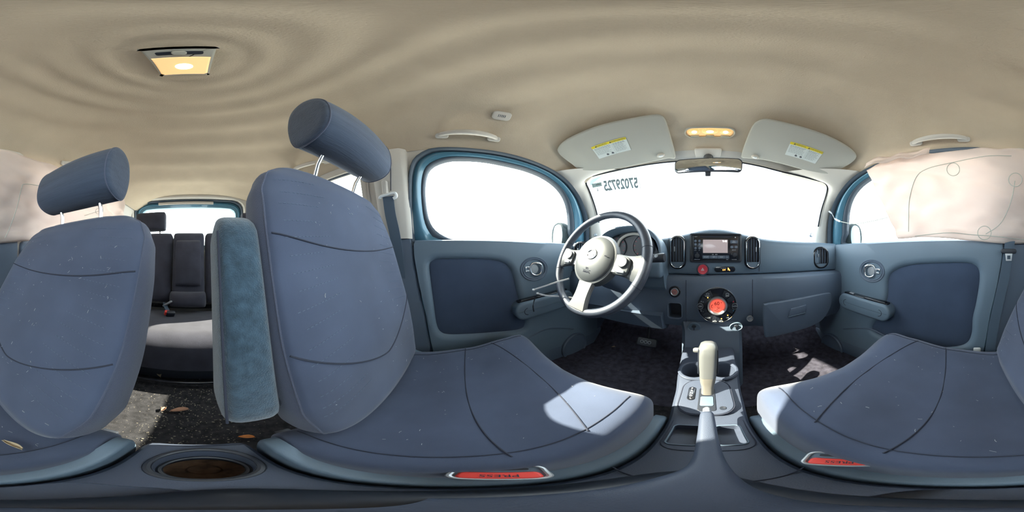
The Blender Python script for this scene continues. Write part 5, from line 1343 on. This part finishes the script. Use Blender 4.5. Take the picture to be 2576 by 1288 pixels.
mk('latch_tongue', loft([[lm_ @ V((a, b, z)) for a, b in q] for q, z in ((tongue, 0.002), (tongue, 0.005), (slot, 0.005), (slot, 0.002))], cap0=False, cap1=False), 'brushed', tg, label='metal latch tongue with slot')
mk('belt_stop', box(bx(2458, 884), (0.014, 0.030, 0.040), 0.004), 'white_plastic', pbt, label='white plastic belt stop')
def buckle(px, py, h, label, flip, skew=0.0):
    c = PZp(px, py, h); a = math.atan2(c.x, c.y) + skew
    xd = V((math.cos(a), -math.sin(a), 0)); yd = V((math.sin(a), math.cos(a), 0.35))
    m_ = frame(c, xd, yd)
    t_ = thing('seat_belt_buckle', label, 'seat belt buckle', c - V((0, 0, 0.15)), group='front seat belt buckles')
    mk('housing', loft([[m_ @ V((a_ * k, b * k, z)) for a_, b in rrect(0.056, 0.032, 0.008)] for k, z in ((0.92, -0.075), (1, -0.06), (1, -0.004), (0.97, 0.0), (0.9, -0.001))]), 'plastic', t_)
    mk('bezel', tube([m_ @ V((a_, b, 0.0)) for a_, b in rrect(0.054, 0.030, 0.008)], 0.0022, 8, True), 'silver', t_)
    bt = mk('release_button', prism(rrect(0.046, 0.0155, 0.005), 0.005, 0.0025, m_ @ Matrix.Translation(V((0.0, -0.0062, -0.002)))), 'red_button', t_, label='red release button reading PRESS')
    mk('press_letters', textgeo('PRESS', 0.0085, m_ @ Matrix.Translation(V((0, -0.0062, 0.0032))) @ Matrix.Rotation(PI if flip else 0, 4, 'Z')), 'seam', bt, smooth=False)
    mk('latch_slot', prism(rrect(0.036, 0.005, 0.002), 0.0015, 0, m_ @ Matrix.Translation(V((0, 0.0085, 0)))), 'plastic_dark', t_)
    mk('stalk', ribbon([m_ @ V((0, 0, -0.06)), c - V((0, 0, 0.10)) + V((0.0, -0.01, 0)), c + V((0.0, -0.03, -0.17))], xd, 0.03, 0.008), 'plastic_dark', t_)
buckle(1256, 1190, -0.375, 'red-buttoned seat belt buckle beside the driver cushion', True)
buckle(2114, 1156, -0.375, 'red-buttoned seat belt buckle beside the passenger cushion', True, 0.10)

# ================================================================ OUTSIDE MIRRORS
def side_mirror(s, c, label, gm_):
    t_ = thing('side_mirror', label, 'side mirror', c - V((0, 0, 0.1)), group='outside mirrors')
    m_ = frame(c, (1, s * 0.28, 0), (0, 0, 1))
    sh_ = [(p.x * s, p.y) for p in catmull([V(q + (0,)) for q in ((-0.098, -0.03), (-0.092, 0.035), (-0.055, 0.070), (0.0, 0.080), (0.055, 0.070), (0.092, 0.030), (0.096, -0.03), (0.07, -0.075), (0, -0.085), (-0.07, -0.075))], 5, True)]
    mk('mirror_housing', loft([[m_ @ V((a * k, b * k, z)) for a, b in sh_] for k, z in ((0.5, -0.085), (0.85, -0.065), (1, -0.03), (1.02, 0.0), (0.97, 0.006), (0.86, 0.0))]), 'mirror_shell', t_)
    mk('mirror_glass', prism([(a * 0.86, b * 0.86) for a, b in sh_], 0.003, 0.0005, m_), gm_, t_)
    mk('mirror_arm', tube([c + V((-s * 0.06, 0.02, -0.06)), c + V((-s * 0.10, 0.01, -0.085)), V((s * 0.735, c.y, 0.02))], [0.022, 0.02, 0.02], 10), 'plastic_dark', t_)
mat('mirror_tint', (0.10, 0.17, 0.20), 0.05, metal=1.0)
side_mirror(-1, V((-0.845, 0.635, 0.135)), 'oval outside mirror seen through the driver door window', 'mirror_glass')
side_mirror(1, V((0.835, 0.655, 0.13)), 'oval outside mirror with blue-tinted glass outside the passenger window', 'mirror_tint')

# ================================================================ WINDSHIELD WRITING
def wframe(px, py, off=0.003):
    p = WSray(px, py); x = V((1, -0.66 * p.x, 0)); y = V((0, -0.49, 1))
    f_ = frame(p + V((0, off, 0)), x, y); return f_
ws = thing('auction_number', 'mirrored grey digits 57029725 written on the windshield corner', 'lettering', WSray(1556, 478))
m_ = wframe(1560, 464)
tg_ = textgeo('57029725', 0.080, m_, 0.0004, mirror=True, sx=0.58, bold=0.0035)
mk('digits', tg_, 'marker_ink', ws, smooth=False)
mk('suffix_letter', textgeo('F', 0.034, wframe(1503, 480), 0.0004, mirror=True, sx=0.6, bold=0.0012), 'marker_ink', ws, smooth=False)
m2 = wframe(1609, 464)
mk('small_writing', join([prism(rrect(0.010, 0.0035, 0.001, 1), 0.0003, 0, m2 @ Matrix.Translation(V((0, 0.018 - 0.009 * k, 0)))) for k in range(5)]), 'paper', ws, smooth=False)
stk = thing('windshield_sticker', 'small greenish sticker at the top left windshield corner', 'sticker', WSray(1500, 474))
m3 = wframe(1501, 465, 0.002) @ Matrix.Rotation(math.radians(4), 4, 'Z')
mat('marker_sheet', (0.42, 0.55, 0.54), 0.8)
mk('sticker_sheet', prism(rrect(0.056, 0.025, 0.002, 2), 0.0005, 0, m3), 'marker_sheet', stk, smooth=False)
mk('sticker_symbol', join([tube([m3 @ V((-0.019 + 0.006 * math.cos(a), -0.002 + 0.006 * math.sin(a), -0.001)) for a in [PI / 2 * k for k in range(4)]], 0.0012, 5, True), prism(rrect(0.028, 0.004, 0.001, 2), 0.0004, 0, m3 @ Matrix.Translation(V((0.008, 0.001, 0.0006))))]), 'dark_print', stk, smooth=False)

# ================================================================ LEAVES AND LITTER
def leaf(p, ang, ln, wd, m, label, curl=0.006, tilt=0.2):
    t_ = []
    M_ = Matrix.Translation(V(p)) @ Matrix.Rotation(ang, 4, 'Z') @ Matrix.Rotation(tilt, 4, 'X')
    for i in range(9):
        t = i / 8; w = wd * math.sin(PI * min(1, t * 0.92 + 0.06)) ** 0.8 * (1 - 0.25 * t)
        t_.append([M_ @ V(((t - .5) * ln, k * w / 2, curl * (abs(k) ** 1.5) + 0.25 * curl * math.sin(t * 5))) for k in (-1, -.5, 0, .5, 1)])
    o = mk('dead_leaf', loft(t_, closed=False), m, label=label, cat='leaf', group='dead leaves', solid=0.0008)
    mk('leaf_vein', tube([M_ @ V(((t / 8 - .5) * ln * 1.12 - 0.0, 0, 0.001 + 0.25 * curl * math.sin(t / 8 * 5))) for t in range(9)], 0.0006, 5), m, o)
FLZ = FL + 0.004
leaf(PZp(452, 1033, FLZ + .006), 0.3, 0.050, 0.030, 'leaf_brown', 'reddish brown dead leaf on the rear floor carpet', 0.008)
leaf(PZp(412, 1030, FLZ + .004), 1.2, 0.022, 0.016, 'leaf_brown', 'tiny brown leaf scrap beside the larger floor leaf')
leaf(PZp(620, 1100, FLZ + .006), -0.4, 0.030, 0.020, 'leaf_orange', 'orange dead leaf on the floor behind the driver seat')
leaf(PZp(401, 942, FLZ + .012), 2.0, 0.045, 0.022, 'leaf_tan', 'pale dead leaf under the rear bench')
leaf(PZp(30, 1151, -0.400), 0.7, 0.024, 0.015, 'leaf_tan', 'tan dead leaf in the gap beside the passenger seat', 0.010)
leaf(PZp(28, 1120, -0.370), 0.2, 0.030, 0.010, 'leaf_tan', 'narrow pale dead leaf at the foot of the passenger backrest', 0.006)
leaf(PZp(1558, 870, -0.60), 0.9, 0.090, 0.014, 'leaf_tan', 'long dry stalk-like leaf in the driver footwell', 0.003)
leaf(PZp(1535, 895, -0.63), 0.1, 0.040, 0.016, 'leaf_tan', 'small dry leaf in the driver footwell', 0.004)
# lint on the seats
def lint(n, xc, label, DBx, cfront, par):
    B0, U, F, P, csec, csurf = DBx; g = []
    for _ in range(n):
        if random.random() < 0.6:
            x = random.uniform(-0.19, 0.19); t = random.uniform(0.08, 0.88); c = P(x, t, 0.0012); nn = F; e1 = V((1, 0, 0)); e2 = U
        else:
            x = random.uniform(-0.2, 0.2); v = random.uniform(0.2, 0.85); y = csec(v)[0]; z = csurf(x, v) + 0.001
            c = V((xc + x, y, z)); e1 = V((1, 0, 0)); e2 = V((0, 1, 0))
        a = random.uniform(0, PI); d = e1 * math.cos(a) + e2 * math.sin(a); l = random.uniform(0.0008, 0.004)
        q = e1 * -math.sin(a) + e2 * math.cos(a)
        g.append(tube([c - d * l, c + q * l * 0.3 * random.uniform(-1, 1), c + d * l], random.uniform(0.0002, 0.0005), 4))
    mk('lint', join(g), 'lint', par, label=label, kind='stuff')
lint(80, -0.33, 'pale lint and hairs', DB, 0.288, drv)
lint(120, 0.33, 'pale lint and crumbs', PB, 0.325, psg)
g = []
for _ in range(320):
    x, y = random.uniform(-0.09, 0.10), random.uniform(-0.58, -0.21); r = random.uniform(0.0008, 0.0022)
    g.append(box((x, y, FL + r), (r * 2, r * 1.4, r), 0, m=None))
mk('floor_crumbs', join(g), 'crumb', label='pale crumbs and dirt on the rear floor carpet', cat='crumbs', kind='stuff', smooth=False)
